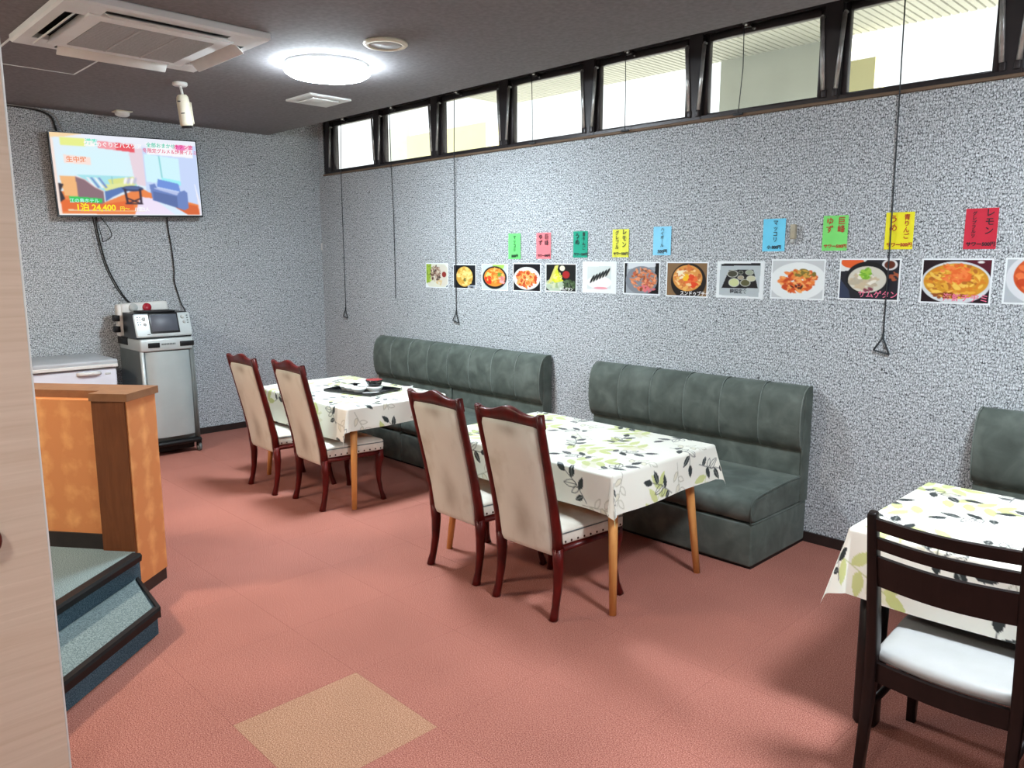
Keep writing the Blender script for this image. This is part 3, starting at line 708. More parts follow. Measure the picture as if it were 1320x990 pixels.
t = thing('white_case', 'white plastic case with red round cap behind the karaoke unit', 'case', (.212, -1.845, .968))
tl = Matrix.Rotation(math.radians(2), 4, 'X')
rbox(-.045, .045, -.17, .205, .165, .272, .02, 3, tl).build('body', m_white, t)
MB().lathe([(0, .012), (.034, .010), (.036, 0)], 20, c=(.045, .022, .232), mat=Matrix.Rotation(PI/2, 4, 'Y')).build('red_cap', m_red, t)
MB().lathe([(0, .012), (.034, .010), (.036, 0)], 20, c=(.045, -.085, .232), mat=Matrix.Rotation(PI/2, 4, 'Y')).build('grey_cap', m_grey, t)
lg = MB(); lg.box(-.045, .03, -.205, -.15, .0, .262, .016, 3); lg.build('side_arm', m_white, t)
for z in (.06, .15): rbox(-.02, .034, -.235, -.19, z-.025, z+.025, .004).build('clip', m_black, t)

t = thing('chest_freezer', 'white chest freezer with grey lid behind the half wall', 'freezer', (0, 0, 0))
rbox(.06, .60, -3.02, -2.20, .03, .765, .012).build('cabinet', m_freezer, t)
ld = rbox(.05, .615, -3.03, -2.19, .772, .832, .014, 3).build('lid', m_freezlid, t)
rbox(.612, .622, -3.02, -2.195, .774, .800, .004).build('lid_trim', m_white, ld)
MB().tube([(.60, -2.48, .735), (.618, -2.46, .735), (.618, -2.34, .735), (.60, -2.32, .735)], (.012, .014), 10).build('handle', m_white, t)
rbox(.598, .603, -2.285, -2.245, .718, .732, .002).build('maker_badge', m_grey, t)

# ------------------------------------------------------------------ velvet benches
def bench(x0, x1, nch, label, feet=True):
    W = x1-x0; t = thing('sofa_bench', label, 'bench', (x0, 0, 0), 0, 'velvet benches along the right wall')
    rbox(.006, W-.006, -.612, -.014, .0, .016).build('plinth', m_black, t)
    rbox(0, W, -.628, -.014, .014, .242, .012, 2).build('base', m_velvet, t)
    # seat cushion: rounded front, slight rise to the back
    pr = [(-.02, .246), (-.60, .246), (-.628, .258), (-.634, .30), (-.630, .345), (-.612, .366), (-.57, .378), (-.40, .392), (-.2, .398), (-.02, .398)]
    xs = [(0, .012), (.008, .003), (.03, 0), (W-.03, 0), (W-.008, .003), (W, .012)]
    sc = MB(); sc.loft([[(x, y*(1) + (i if y < -.3 else 0), z - (i if z > .32 else -i)) for y, z in pr] for x, i in xs], True, True, True)
    cu_ = sc.build('seat_cushion', m_velvet, t)
    for xx in (.004, W-.004):
        MB().tube([(xx, -.03, .400), (xx, -.2, .400), (xx, -.40, .394), (xx, -.57, .380), (xx, -.614, .367), (xx, -.632, .343), (xx, -.636, .30), (xx, -.630, .256)], .0055, 6).build('piping', m_velvet, cu_)
        MB().tube([(xx, -.03, .244), (xx, -.60, .244), (xx, -.632, .250)], .006, 6).build('piping', m_velvet, cu_)
    rbox(.004, W-.004, -.095, -.014, .242, .60, .01).build('backrest', m_velvet, t)
    prof = [(-.014, .54), (-.075, .535), (-.112, .548), (-.136, .585), (-.148, .64), (-.152, .70), (-.148, .77), (-.134, .83), (-.108, .875), (-.07, .898), (-.035, .902), (-.014, .898)]
    cw = W/nch
    cx_ = [(0, 1), (.012, .45), (.04, .16), (.12, .03), (.3, 0), (.7, 0), (.88, .03), (.96, .16), (.988, .45), (1, 1)]
    def chan():
        m = MB(); rings = []
        for f, dpt in cx_:
            dd = .012*dpt; ring = []
            for y, z in prof:
                vy, vz = (y+.06), (z-.72)/2; ln = math.hypot(vy, vz) or 1
                k = dd/ln if y < -.02 else 0
                ring.append((f*cw, y - vy*k, z - vz*k*1.2))
            rings.append(ring)
        return m.loft(rings, True, True, True)
    proto = None
    for i in range(nch):
        if proto is None: c = proto = chan().build('back_channel', m_velvet, t)
        else: c = proto.copy(); C.objects.link(c)
        c.location = (i*cw, 0, 0)
    sp = None
    for i in range(nch+1):
        off = .012
        if sp is None:
            pts = [(0, y - (y+.06)*.075 if y < -.02 else y, z) for y, z in prof[1:]]
            s_ = sp = MB().tube(pts, .0032, 6).build('seam', m_seam, t)
        else: s_ = sp.copy(); C.objects.link(s_)
        s_.location = (min(max(i*cw, .003), W-.003), 0, 0)
    rbox(W-.006, W+.004, -.105, -.014, .25, .86, .004).build('end_panel', m_velvet, t)
    return t
bench(1.065, 2.118, 4, 'grey green velvet bench unit nearest the television wall')
bench(2.124, 3.166, 4, 'grey green velvet bench unit just left of the bare wall gap between benches')
bench(3.632, 5.140, 6, 'long six-channel grey green velvet bench behind the middle table')
bench(5.975, 7.45, 3, 'grey green velvet bench at right edge behind the near table')

# ------------------------------------------------------------------ tables and cloths
def table(cx, cy, z, hx, hy, label, kind='beech'):
    t = thing('dining_table', label, 'table', (cx, cy, 0))
    rbox(-hx, hx, -hy, hy, z-.03, z-.003, .006).build('tabletop', m_wood_leg if kind == 'beech' else m_dark, t)
    if kind == 'beech':
        fx, fy = .577, .3465
        rbox(-hx+.10, hx-.10, -hy+.085, hy-.085, z-.09, z-.03).build('apron', m_wood_leg, t)
        for sx in (-1, 1):
            for sy in (-1, 1):
                MB().tube([(sx*fx, sy*fy, 0), (sx*(fx-.03), sy*(fy-.028), .35), (sx*(fx-.055), sy*(fy-.05), z-.032)], [.0165, .021, .026], 14).build('leg', m_wood_leg, t)
    else:
        rbox(-hx+.07, hx-.07, -hy+.07, hy-.07, z-.10, z-.03).build('apron', m_dark, t)
        for sx in (-1, 1):
            for sy in (-1, 1):
                x, y = sx*(hx-.062), sy*(hy-.058)
                MB().tube([(x, y, 0), (x, y, .01), (x, y, z-.032)], [.035, .039, .042], 16, .7).build('leg', m_dark, t)
    return t

def draw_cloth(w, h, seed, step=.0042):
    pa = Paint(int(w/step), int(h/step), w, h, (240, 240, 228), seed); r = pa.r
    DK, OL, BG, INK = (46, 54, 54), (206, 214, 142), (226, 222, 198), (50, 56, 56)
    def sprig(x, y, ang, s, style):
        def T(u, v): return (x + s*(u*math.cos(ang) - v*math.sin(ang)), y + s*(u*math.sin(ang) + v*math.cos(ang)))
        if style == 'olive':
            pa.line(T(-.10, 0), T(.10, 0), .0022, (176, 186, 110))
            for u, sg in ((-.06, 1), (-.03, -1), (.0, 1), (.03, -1), (.06, 1), (.085, -1)):
                pa.leaf(T(u, 0), T(u+.035, sg*.075), .034*s, OL, al=.92)
            pa.leaf(T(.09, 0), T(.16, .005), .034*s, OL)
        elif style == 'pale':
            for k in range(5):
                a = -1.2 + .6*k; pa.leaf(T(0, 0), T(.12*math.cos(a), .12*math.sin(a)), .04*s, (228, 228, 196) if k % 2 else BG, al=.8)
        elif style == 'line':
            pa.line(T(-.10, -.01), T(.09, .01), .0022, (150, 150, 130))
            for u, sg in ((-.05, 1), (-.01, -1), (.03, 1), (.06, -1)):
                pa.leaf(T(u, 0), T(u+.04, sg*.05), .03*s, BG if sg > 0 else None, outline=(170, 170, 150), al=.7)
        else:
            pa.line(T(-.11, -.015), T(0, 0), .0026, INK); pa.line(T(0, 0), T(.09, -.01), .0026, INK)
            pa.leaf(T(.08, -.01), T(.15, -.025), .034*s, DK)
            pa.leaf(T(.03, 0), T(.085, .05), .036*s, DK, vein=(200, 204, 196))
            pa.leaf(T(-.01, 0), T(.045, -.055), .036*s, None, outline=INK, vein=INK)
            pa.leaf(T(-.04, -.004), T(-.005, .055), .032*s, DK)
            pa.leaf(T(-.075, -.008), T(-.06, -.06), .030*s, DK, vein=(210, 214, 206))
            pa.leaf(T(-.03, -.004), T(-.02, -.052), .026*s, None, outline=INK)
    P = .34; k = 0
    for j in range(-1, int(h/(P*.62))+2):
        for i in range(-1, int(w/P)+2):
            x = i*P + (j % 2)*P/2 + r.uniform(-.03, .03); y = j*P*.62 + r.uniform(-.03, .03); k += 1
            sprig(x+.13, y+.09, r.uniform(-.6, .6), .85, ('pale', 'line')[k % 2])
            if k % 2 == 0: sprig(x+.10, y+.06, r.uniform(-.5, .5)+(k % 4)*PI/2, 1.15, 'olive')
            sprig(x, y, r.uniform(-.7, .7)+(k % 3)*2.2, .95, 'dark')
    return pa

def tablecloth(cx, cy, z, hx, hy, ox, oy, seed, label, name='tablecloth', ctwist=0):
    w, h = 2*(hx+ox), 2*(hy+oy); pa = draw_cloth(w, h, seed); rr = .014
    rs = np.random.RandomState(seed+5); ph = rs.rand(4)*6
    def fn(X, Y):
        u = X - w/2; v = h/2 - Y
        dx = np.maximum(np.abs(u)-hx, 0); dy = np.maximum(np.abs(v)-hy, 0); sx = np.sign(u); sy = np.sign(v)
        bx = np.clip(u, -hx, hx); by = np.clip(v, -hy, hy)
        rho = np.hypot(dx, dy); rho = rho*(1 - .11*np.where(rho > 0, np.sin(2*np.arctan2(dy, np.maximum(dx, 1e-9)))**4, 0)); th = np.arctan2(dy, dx)                 # 0: over x side, pi/2: over y side
        # edge rounding then a hang with a slight flare
        q = np.minimum(rho/rr, PI/2); out = rr*np.sin(q); drop = rr*(1-np.cos(q)); rest = np.maximum(rho - rr*PI/2, 0)
        cf_ = np.sin(2*th)**1.5                                           # corner fold
        cf_ = np.where((dx > 0) & (dy > 0), np.nan_to_num(cf_), 0)
        flare = .07 + .22*np.sqrt(cf_)
        wav = (.012*np.sin(7*bx + ph[0]) * (dy > 0) * (dx == 0) + .010*np.sin(9*by + ph[1]) * (dx > 0) * (dy == 0)) * np.minimum(rest/.12, 1)
        edge = 1 - np.clip(np.minimum((hx-np.abs(bx))/.12*(dy > 0) + (dy == 0)*1, (hy-np.abs(by))/.12*(dx > 0) + (dx == 0)*1), 0, 1)
        outr = out + rest*flare + wav*(1-edge); drop = drop + rest*np.sqrt(np.clip(1-flare**2, .1, 1))
        # direction: bunch the corner into a fold
        t2 = th + .30*np.sin(4*th)*(dx > 0)*(dy > 0) + ctwist*cf_
        ox_ = np.where(rho > 0, np.cos(t2)*outr*sx, 0); oy_ = np.where(rho > 0, np.sin(t2)*outr*sy, 0)
        zz = z - drop + .0008*np.sin(23*u+ph[2])*np.sin(19*v+ph[3])*(rho == 0)
        return cx + bx + ox_, cy + by + oy_, zz
    o = pa.mesh(name, fn, m_cloth)
    return tag(o, label, 'tablecloth', 'leaf print tablecloths')
table(2.277, -1.19, .67, .595, .385, 'beech legged table in the far corner holding the meal tray')
table(4.383, -1.19, .67, .598, .395, 'beech legged table in the middle of the room')
table(6.625, -1.235, .705, .598, .375, 'dark wood table at the right edge of the photo', 'dark')
tablecloth(2.277, -1.19, .672, .600, .390, .155, .225, 4, 'leaf print tablecloth on the far table under the meal tray', ctwist=.25)
tablecloth(4.383, -1.19, .672, .603, .405, .185, .185, 11, 'leaf print tablecloth on the middle table with folded corners', ctwist=-.1)
tablecloth(6.625, -1.235, .707, .603, .380, .235, .235, 23, 'leaf print tablecloth on the near right table behind black chair')

# ------------------------------------------------------------------ mahogany dining chairs
def dining_chair(label):
    t = thing('dining_chair', label, 'chair', (0, 0, 0), 0, 'tall mahogany chairs at the tables')
    for s in (-1, 1):
        p = [(s*.183, .0, 0), (s*.183, .004, .02), (s*.181, .016, .06), (s*.179, .030, .14), (s*.178, .036, .24), (s*.179, .030, .33)]
        MB().tube(p, [(.017, .021), (.016, .019), (.0145, .016), (.017, .018), (.021, .022), (.023, .024)], 12, .35).build('leg', m_mahog, t)
        p = [(s*.179, .030, .32), (s*.180, .022, .40), (s*.182, -.010, .55), (s*.185, -.052, .72), (s*.187, -.092, .88), (s*.188, -.108, .948)]
        MB().tube(p, [(.021, .023), (.020, .021), (.018, .018), (.017, .016), (.017, .015), (.016, .014)], 10, .6).build('back_stile', m_mahog, t)
        p = [(s*.222, .436, 0), (s*.220, .434, .02), (s*.213, .424, .06), (s*.206, .412, .14), (s*.205, .412, .22), (s*.208, .420, .29), (s*.207, .420, .345)]
        MB().tube(p, [(.018, .020), (.014, .016), (.012, .013), (.014, .015), (.019, .02), (.026, .027), (.025, .026)], 12, .3).build('leg', m_mahog, t)
    cr_ = MB(); rings = []
    for i in range(25):
        f = i/24; x = -.2 + .4*f; a = abs(f-.5)*2
        top = .938 + .030*math.exp(-(a/.38)**2) + .016*max(0, (a-.72)/.28)**1.3
        bot = .888 + .010*(1-a*a)
        yt = -.104; yb = -.090
        rings.append([(x, yt-.013, top-.004), (x, yt-.006, top), (x, yt+.010, top), (x, yt+.015, top-.004), (x, yb+.014, bot), (x, yb-.014, bot)])
    cr_.loft(rings, True, True, True).build('crest_rail', m_mahog, t)
    rl = MB()
    rl.tube([(-.165, .042, .325), (.165, .042, .325)], (.014, .024), 8, .85); rl.tube([(-.19, .43, .325), (.19, .43, .325)], (.014, .024), 8, .85)
    for s in (-1, 1): rl.tube([(s*.182, .045, .325), (s*.208, .42, .325)], (.024, .014), 8, .85)
    rl.build('seat_rail', m_mahog, t)
    # seat cushion: domed trapezoid
    def sec(z, k):
        pts = []
        cs = [(-.19, .030), (.19, .030), (.232, .452), (-.232, .452)]
        cx, cy = 0, .24
        for i, (x, y) in enumerate(cs):
            px, py = cs[i-1]; nx, ny = cs[(i+1) % 4]
            for a in (.12, .04):
                pts.append((x + (px-x)*a, y + (py-y)*a))
            for a in (.04, .12):
                pts.append((x + (nx-x)*a, y + (ny-y)*a))
            pts.append(((x+nx)/2, (y+ny)/2))
        return [((x-cx)*k + cx, (y-cy)*k + cy, z) for x, y in pts]
    sb = MB(); sb.loft([sec(.343, .985), sec(.350, 1), sec(.388, 1.0), sec(.394, .99)], True, True, True)
    sb.build('seat_band', m_seatw, t)
    sm_ = MB(); sm_.loft([sec(.394, .99), sec(.402, .995), sec(.410, .97), sec(.420, .85), sec(.427, .6), sec(.430, .3), sec(.431, .05)], True, True, True)
    st_ = sm_.build('seat', m_seatw, t)
    pi_ = MB(); pts = sec(.3955, 1.002); pi_.tube(pts + [pts[0]], .003, 6).build('piping', m_greyside, st_)
    nl = MB(); q = sec(.356, 1.002); n = len(q)
    for i in range(n):
        a, b = Vector(q[i]), Vector(q[(i+1) % n]); m_ = max(1, int((b-a).length/.033))
        for k in range(m_):
            p = a + (b-a)*((k+.5)/m_); d = (b-a).normalized(); nn = Vector((d.y, -d.x, 0)); u = Vector((0, 0, 1))
            nl.loft([[p + (d*math.cos(w_)+u*math.sin(w_))*r_ + nn*e for w_ in [2*PI*g/8 for g in range(8)]] for r_, e in ((.0056, 0), (.0044, .0028), (.001, .0038))], True, True, True)
    nh = nl.build('nail_heads', m_nail, t); nh['kind'] = 'stuff'
    # upholstered back: front pad and rear panel following the rake
    def backy(z): return float(np.interp(z, [.28, .40, .55, .72, .90], [.036, .022, -.010, -.052, -.094]))
    def pad(off0, off1, zs, ins):
        rings = []
        for z, k in zs:
            w_ = float(np.interp(z, [.28, .9], [.160, .169])) - ins - .010*k
            y = backy(z); o1 = off1*(1-.7*k)
            rings.append([(-w_, y+off0, z), (w_, y+off0, z), (w_, y+o1*.6, z), (w_*.93, y+o1, z), (0, y+o1*1.15, z), (-w_*.93, y+o1, z), (-w_, y+o1*.6, z)])
        return MB().loft(rings, True, True, True)
    zs = [(.288, 1), (.296, .4), (.32, 0), (.45, 0), (.6, 0), (.75, 0), (.87, 0), (.890, .4), (.899, 1)]
    pad(.004, -.024, zs, 0).build('back_panel', m_uphol, t)
    zs2 = [(.42, 1), (.43, .4), (.46, 0), (.6, 0), (.75, 0), (.87, 0), (.888, .4), (.897, 1)]
    pad(-.004, .028, zs2, .004).build('back_pad', m_seatw, t)
    return t
ch = dining_chair('mahogany tall-back chair at the middle table nearest the viewer')
ch.location = (4.628, -1.775, 0); ch.rotation_euler = (0, 0, math.radians(1))
dup(ch, (4.098, -1.757, 0), math.radians(-1), 'mahogany tall-back chair at the middle table, the one farther left')
dup(ch, (2.562, -1.70, 0), math.radians(-2), 'mahogany tall-back chair at the far table, closer to the viewer')
dup(ch, (2.03, -1.755, 0), math.radians(-1), 'mahogany tall-back chair at the far table beside the television wall')

# ------------------------------------------------------------------ dark ladder-back chairs
def ladder_chair(label):
    t = thing('ladder_back_chair', label, 'chair', (0, 0, 0), 0, 'dark ladder-back chairs')
    w_ = .192
    for s in (-1, 1):
        p = [(s*w_, -.052, 0), (s*w_, -.020, .20), (s*w_, .0, .36), (s*w_, -.010, .48), (s*w_, -.045, .68), (s*w_, -.088, .872), (s*w_, -.089, .878)]
        MB().tube(p, [(.013, .016), (.015, .019), (.016, .024), (.016, .023), (.015, .019), (.013, .014), (.010, .011)], 12, .75).build('back_post', m_dark, t)
        MB().tube([(s*w_, .415, 0), (s*w_, .412, .2), (s*w_, .41, .375)], [(.014, .014), (.017, .017), (.019, .02)], 12, .75).build('leg', m_dark, t)
        MB().tube([(s*w_, -.012, .235), (s*w_, .405, .235)], (.010, .013), 8, .8).build('stretcher', m_dark, t)
        MB().tube([(s*(w_-.002), .012, .36), (s*(w_-.002), .405, .365)], (.012, .026), 8, .8, up=(1, 0, 0)).build('seat_rail', m_dark, t)
    def rail(zc, hh, yb, name='back_rail'):
        rings = []
        for i in range(17):
            f = i/16; x = -w_ + 2*w_*f; c = .034*math.sin(PI*f)     # bows away to the rear
            lean = .22
            ring = []
            for dy, dz in ((-.009, -hh), (.009, -hh), (.009, hh), (-.009, hh)):
                ring.append((x, yb - c + dy - lean*dz, zc + dz))
            rings.append(ring)
        return MB().loft(rings, True, True, False).build(name, m_dark, t)
    rail(.842, .0185, -.082); rail(.782, .018, -.068); rail(.692, .048, -.048)
    rings = []
    for i in range(13):
        f = i/12; x = -w_ + 2*w_*f; c = .022*math.sin(PI*f)
        rings.append([(x, -.008 - c, .325), (x, .010 - c, .325), (x, .010 - c, .385), (x, -.008 - c, .385)])
    MB().loft(rings, True, True, False).build('rear_rail', m_dark, t)
    MB().tube([(-w_, .41, .345), (w_, .41, .345)], (.012, .026), 8, .8, up=(0, 1, 0)).build('front_rail', m_dark, t)
    def sec(z, k):
        pts = []
        for i in range(13):
            f = i/12; pts.append((-w_*.95 + 2*w_*.95*f, .008 - .024*math.sin(PI*f)))
        pts += [(w_*1.02, .06), (w_*1.10, .30), (w_*1.10, .40), (w_*1.03, .435), (w_*.9, .445), (0, .452), (-w_*.9, .445), (-w_*1.03, .435), (-w_*1.10, .40), (-w_*1.10, .30), (-w_*1.02, .06)]
        return [(x*k, (y-.22)*k + .22, z) for x, y in pts]
    MB().loft([sec(.383, .96), sec(.390, .995), sec(.402, 1.0), sec(.414, .985), sec(.423, .94), sec(.429, .8), sec(.432, .5), sec(.433, .1)], True, True, True).build('seat', m_seatwhite, t)
    return t
lc = ladder_chair('dark ladder-back chair with white seat at the near right table')
lc.location = (6.390, -1.848, 0)
dup(lc, (6.842, -1.845, 0), 0, 'second dark ladder-back chair, just its white seat showing at right edge')

# ------------------------------------------------------------------ meal tray and dishes on the far table
ZTOP = .6735
t = thing('serving_tray', 'black lacquer serving tray on the far table', 'tray', (2.395, -1.15, ZTOP), math.radians(14))
rbox(-.21, .21, -.15, .15, 0, .006, .002).build('base', m_lacq, t)
rm = MB()
for q in ((-.218, .218, -.158, -.148), (-.218, .218, .148, .158), (-.218, -.208, -.15, .15), (.208, .218, -.15, .15)): rm.box(q[0], q[1], q[2], q[3], 0, .02, .003)
rm.build('rim', m_lacq, t)
def bowl(name, label, cat, loc, r, h, m1, m2, foot=.55, group=None):
    t = thing(name, label, cat, loc, 0, group)
    MB().lathe([(r*foot, 0), (r*foot*1.02, h*.08), (r*.80, h*.35), (r*.96, h*.75), (r, h), (r*.97, h*1.0), (r*.93, h*.97)], 28).build('outside', m1, t)
    MB().lathe([(r*.955, h*.99), (r*.92, h*.72), (r*.74, h*.34), (r*.4, h*.16), (0, h*.14)], 28).build('inside', m2, t)
    return t
zt = ZTOP+.0065
bowl('rice_bowl', 'white rice bowl under the black lacquer bowl', 'bowl', (2.512, -1.125, zt), .060, .040, m_china, m_china)
bowl('soup_bowl', 'black lacquer soup bowl with red inside stacked on white bowl', 'bowl', (2.512, -1.125, zt+.034), .060, .052, m_lacq, m_lacred)
dz = 'small white side dishes on the tray'
for (x, y), la in zip(((2.438, -1.205), (2.345, -1.205), (2.265, -1.195)), ('white side dish on the tray closest to the bowls', 'white side dish in the middle of the tray front', 'white side dish at the left end of the tray')):
    bowl('side_dish', la, 'dish', (x, y, zt), .050, .024, m_china, m_china, .7, dz)
bowl('large_dish', 'wide white dish toward the back of the tray', 'dish', (2.375, -1.095, zt), .068, .030, m_china, m_china, .6)
sp = thing('white_spoon', 'white spoon lying on the right side of the tray', 'spoon', (2.565, -1.175, zt+.003), math.radians(62))
MB().tube([(-.07, 0, .003), (0, 0, .004), (.05, 0, .003)], [(.006, .003)]*3, 8).build('handle', m_china, sp)
MB().lathe([(.0, .0), (.014, .001), (.016, .005)], 14, c=(.064, 0, -.001)).build('spoon_head', m_china, sp)
t = thing('water_cup', 'white cup standing beside the tray on the far table', 'cup', (2.752, -1.02, ZTOP))
MB().lathe([(.029, 0), (.031, .003), (.038, .055), (.039, .066), (.037, .066)], 24).build('outside', m_china, t)
MB().lathe([(.037, .066), (.034, .04), (.028, .006), (0, .005)], 24).build('inside', m_china, t)

# ------------------------------------------------------------------ pull cords
def pull_cord(k, x, z1, ring, label):
    lx = LATCH[k]; t = thing('pull_cord', label, 'cord', (0, 0, 0), 0, 'window pull cords')
    pts = [(lx, -.034, 2.892), (lx + (x-lx)*.3, -.030, 2.62), (lx + (x-lx)*.6, -.028, 2.40), (x-.004, -.012, 2.0), (x, -.012, (2+z1)/2), (x, -.012, z1)]
    if z1 > 2.2: pts = [(lx, -.034, 2.892), (lx+.003, -.03, 2.66), (x, -.03, z1)]
    MB().tube(pts, .0034 if z1 < 2 else .0025, 6).build('cord', m_cord, t)
    if ring:
        s = .042
        p = [Vector((x, -.014, z1)), Vector((x-s, -.016, z1-.068)), Vector((x+s*.9, -.018, z1-.084))]
        rg = MB()
        for q in range(3): rg.tube([p[q], p[(q+1) % 3]], .0045, 6)
        rg.build('pull_ring', m_cord, t)
        MB().tube([(x, -.012, z1+.02), (x, -.014, z1)], .006, 8).build('ferrule', m_cord, t)
    elif z1 > 2.2: rbox(x-.03, x+.03, -.036, -.024, z1-.012, z1, .003).build('cleat', m_cord, t)
pull_cord(0, .420, 1.11, 1, 'dark pull cord with small ring under the window nearest the corner')
pull_cord(1, 1.25, 1.245, 0, 'dark pull cord without a ring, second from the corner')
pull_cord(2, 2.09, 1.16, 1, 'dark pull cord with bent ring touching the second food photo')
pull_cord(3, 2.975, 2.425, 0, 'short cord across the fourth window from the corner')
pull_cord(4, 3.805, 2.418, 0, 'short cord across the fifth window from the corner')
pull_cord(5, 4.61, 2.418, 0, 'short cord across the sixth window from the corner')
pull_cord(6, 5.490, 1.195, 1, 'dark pull cord with triangle ring in front of the chicken soup photo')

t = thing('wall_hook', 'beige plastic wall fixture between the blue and green notes', 'fixture', (4.973, 0, 1.74))
rbox(-.016, .016, -.028, 0, -.035, .045, .006).build('body', m_beige, t)
rbox(-.013, .010, -.022, 0, -.056, -.034, .004).build('tip', m_grey, t)
rbox(-.019, -.014, -.016, 0, -.02, .04, .002).build('side_clip', m_beige, t)
t = thing('cord_clip', 'tiny white plastic pull in the room corner', 'clip', (.022, -.014, 1.72))
MB().lathe([(.004, .03), (.006, .026), (.009, -.03), (.005, -.034)], 10).build('body', m_white, t)
rbox(-.006, .006, -.003, .013, .026, .034).build('loop', m_white, t)

# ------------------------------------------------------------------ food photos on the right wall
PHX = [(1.680, 1.980), (2.045, 2.328), (2.393, 2.694), (2.749, 3.042), (3.089, 3.388), (3.441, 3.741), (3.800, 4.091), (4.138, 4.441), (4.500, 4.806), (4.849, 5.161), (5.237, 5.548), (5.645, 5.958), (6.005, 6.315)]
PHZ = [(1.355, 1.563), (1.355, 1.555), (1.353, 1.560), (1.354, 1.567), (1.361, 1.565), (1.364, 1.580), (1.365, 1.578), (1.362, 1.579), (1.367, 1.584), (1.373, 1.595), (1.382, 1.599), (1.380, 1.599), (1.389, 1.602)]
OR = [(214, 92, 40), (232, 130, 62), (190, 66, 30), (240, 168, 96)]
def f_bulgogi(p):
    p.ell(.5, .5, .6, .62, (214, 216, 200)); p.poly([(0, 0), (.25, 0), (.2, .5), (.15, .8), (0, .85)], (150, 178, 60)); p.specks(.15, .4, .14, .4, [(170, 196, 80), (120, 150, 50)], 30, .05, 2)
    p.ell(.75, .5, .35, .45, (214, 210, 196)); p.specks(.44, .42, .24, .34, [(92, 62, 50), (60, 42, 36), (150, 120, 104), (200, 180, 160)], 110, .05, 3); p.ell(.84, .45, .10, .12, (140, 46, 40)); p.specks(.62, .78, .12, .12, [(214, 190, 140)], 12, .05, 4); p.poly([(.9, 1), (1, .88), (1, 1)], (50, 60, 80))
def f_steam(p):
    p.c[:] = (30, 34, 40); p.ell(.5, .5, .46, .5, (16, 18, 20)); p.ell(.5, .5, .38, .44, (220, 178, 84)); p.specks(.5, .48, .33, .38, [(236, 200, 110), (206, 156, 62), (244, 216, 140)], 70, .08, 5); p.specks(.52, .64, .05, .06, [(90, 110, 50), (60, 60, 30)], 8, .03, 6); p.poly([(.65, .88), (1, .86), (1, 1), (.65, 1)], (170, 180, 190))
def f_bibim(p):
    p.c[:] = (196, 206, 204); p.poly([(.4, 0), (.9, 0), (.85, .16), (.5, .14)], (160, 200, 90)); p.ell(.5, .52, .48, .46, (32, 30, 32)); p.ell(.5, .50, .42, .38, (226, 140, 50)); p.specks(.5, .46, .34, .30, [(240, 160, 70), (232, 112, 40), (244, 190, 110)], 70, .06, 7)
    p.specks(.24, .62, .12, .16, [(220, 50, 30)], 20, .06, 8); p.specks(.78, .60, .13, .15, [(236, 170, 170), (230, 120, 120)], 20, .06, 9); p.specks(.72, .40, .1, .08, [(110, 150, 60)], 8, .05, 10); p.specks(.25, .4, .1, .08, [(190, 220, 130)], 8, .05, 11)
def f_squid(p):
    p.c[:] = (24, 22, 26); p.ell(.5, .54, .5, .43, (222, 224, 222)); p.specks(.5, .56, .40, .30, OR, 120, .07, 12)
    for i, (x, y) in enumerate(((.3, .62), (.55, .7), (.42, .48), (.66, .5), (.55, .34))): p.ell(x, y, .09, .10, (244, 186, 110), ring=.014)
def f_veg(p):
    p.c[:] = (28, 30, 30); p.ell(.3, .78, .32, .26, (176, 190, 168)); p.specks(.25, .7, .2, .2, [(200, 206, 170), (150, 170, 120)], 30, .06, 13); p.poly([(.05, .75), (.3, .05), (.42, .02), (.3, .6)], (206, 200, 110)); p.poly([(.2, .6), (.36, .1), (.5, .5), (.6, .62), (.3, .7)], (200, 206, 50)); p.specks(.4, .45, .14, .2, [(222, 222, 70), (240, 240, 150)], 20, .05, 14)
    p.ell(.55, .14, .09, .1, (226, 222, 196)); p.ell(.68, .38, .12, .14, (164, 40, 40)); p.specks(.8, .75, .18, .18, [(60, 80, 50), (90, 110, 80)], 30, .06, 15)
def f_gimbap(p):
    p.poly([(.15, .16), (.85, .14), (.85, .86), (.15, .88)], (206, 214, 212)); p.ell(.5, .66, .36, .2, (236, 236, 234)); p.ell(.55, .84, .2, .04, (220, 150, 160))
    for i in range(6): p.ell(.30+.09*i, .56-.045*i, .032, .14, (20, 24, 26), .45); p.ell(.325+.09*i, .60-.045*i, .016, .08, (214, 214, 200), .45, al=.85)
def f_squidplate(p):
    p.c[:] = (150, 158, 164); p.poly([(.1, 0), (.9, 0), (.9, .12), (.1, .2)], (206, 212, 216)); p.poly([(0, 0), (.07, 0), (.05, 1), (0, 1)], (14, 14, 16)); p.poly([(.9, 0), (1, 0), (1, 1), (.3, 1), (.85, .8)], (18, 16, 18)); p.ell(.5, .56, .46, .46, (126, 132, 140)); p.specks(.56, .54, .36, .36, [(170, 92, 56), (214, 128, 84), (120, 66, 42), (226, 150, 110), (196, 90, 60)], 150, .05, 16); p.specks(.66, .84, .22, .1, [(214, 110, 120)], 16, .05, 17)
def f_sundubu(p):
    p.c[:] = (128, 100, 70); p.ell(.54, .56, .44, .56, (28, 24, 24)); p.ell(.52, .46, .37, .40, (216, 150, 76)); p.specks(.52, .46, .32, .34, [(232, 180, 96), (214, 120, 60), (240, 206, 150), (190, 100, 50)], 90, .06, 18); p.ell(.48, .44, .09, .11, (240, 184, 40)); p.specks(.64, .54, .12, .18, [(222, 70, 36), (232, 110, 60)], 24, .06, 19); p.specks(.38, .34, .1, .12, [(240, 230, 200)], 12, .05, 20)
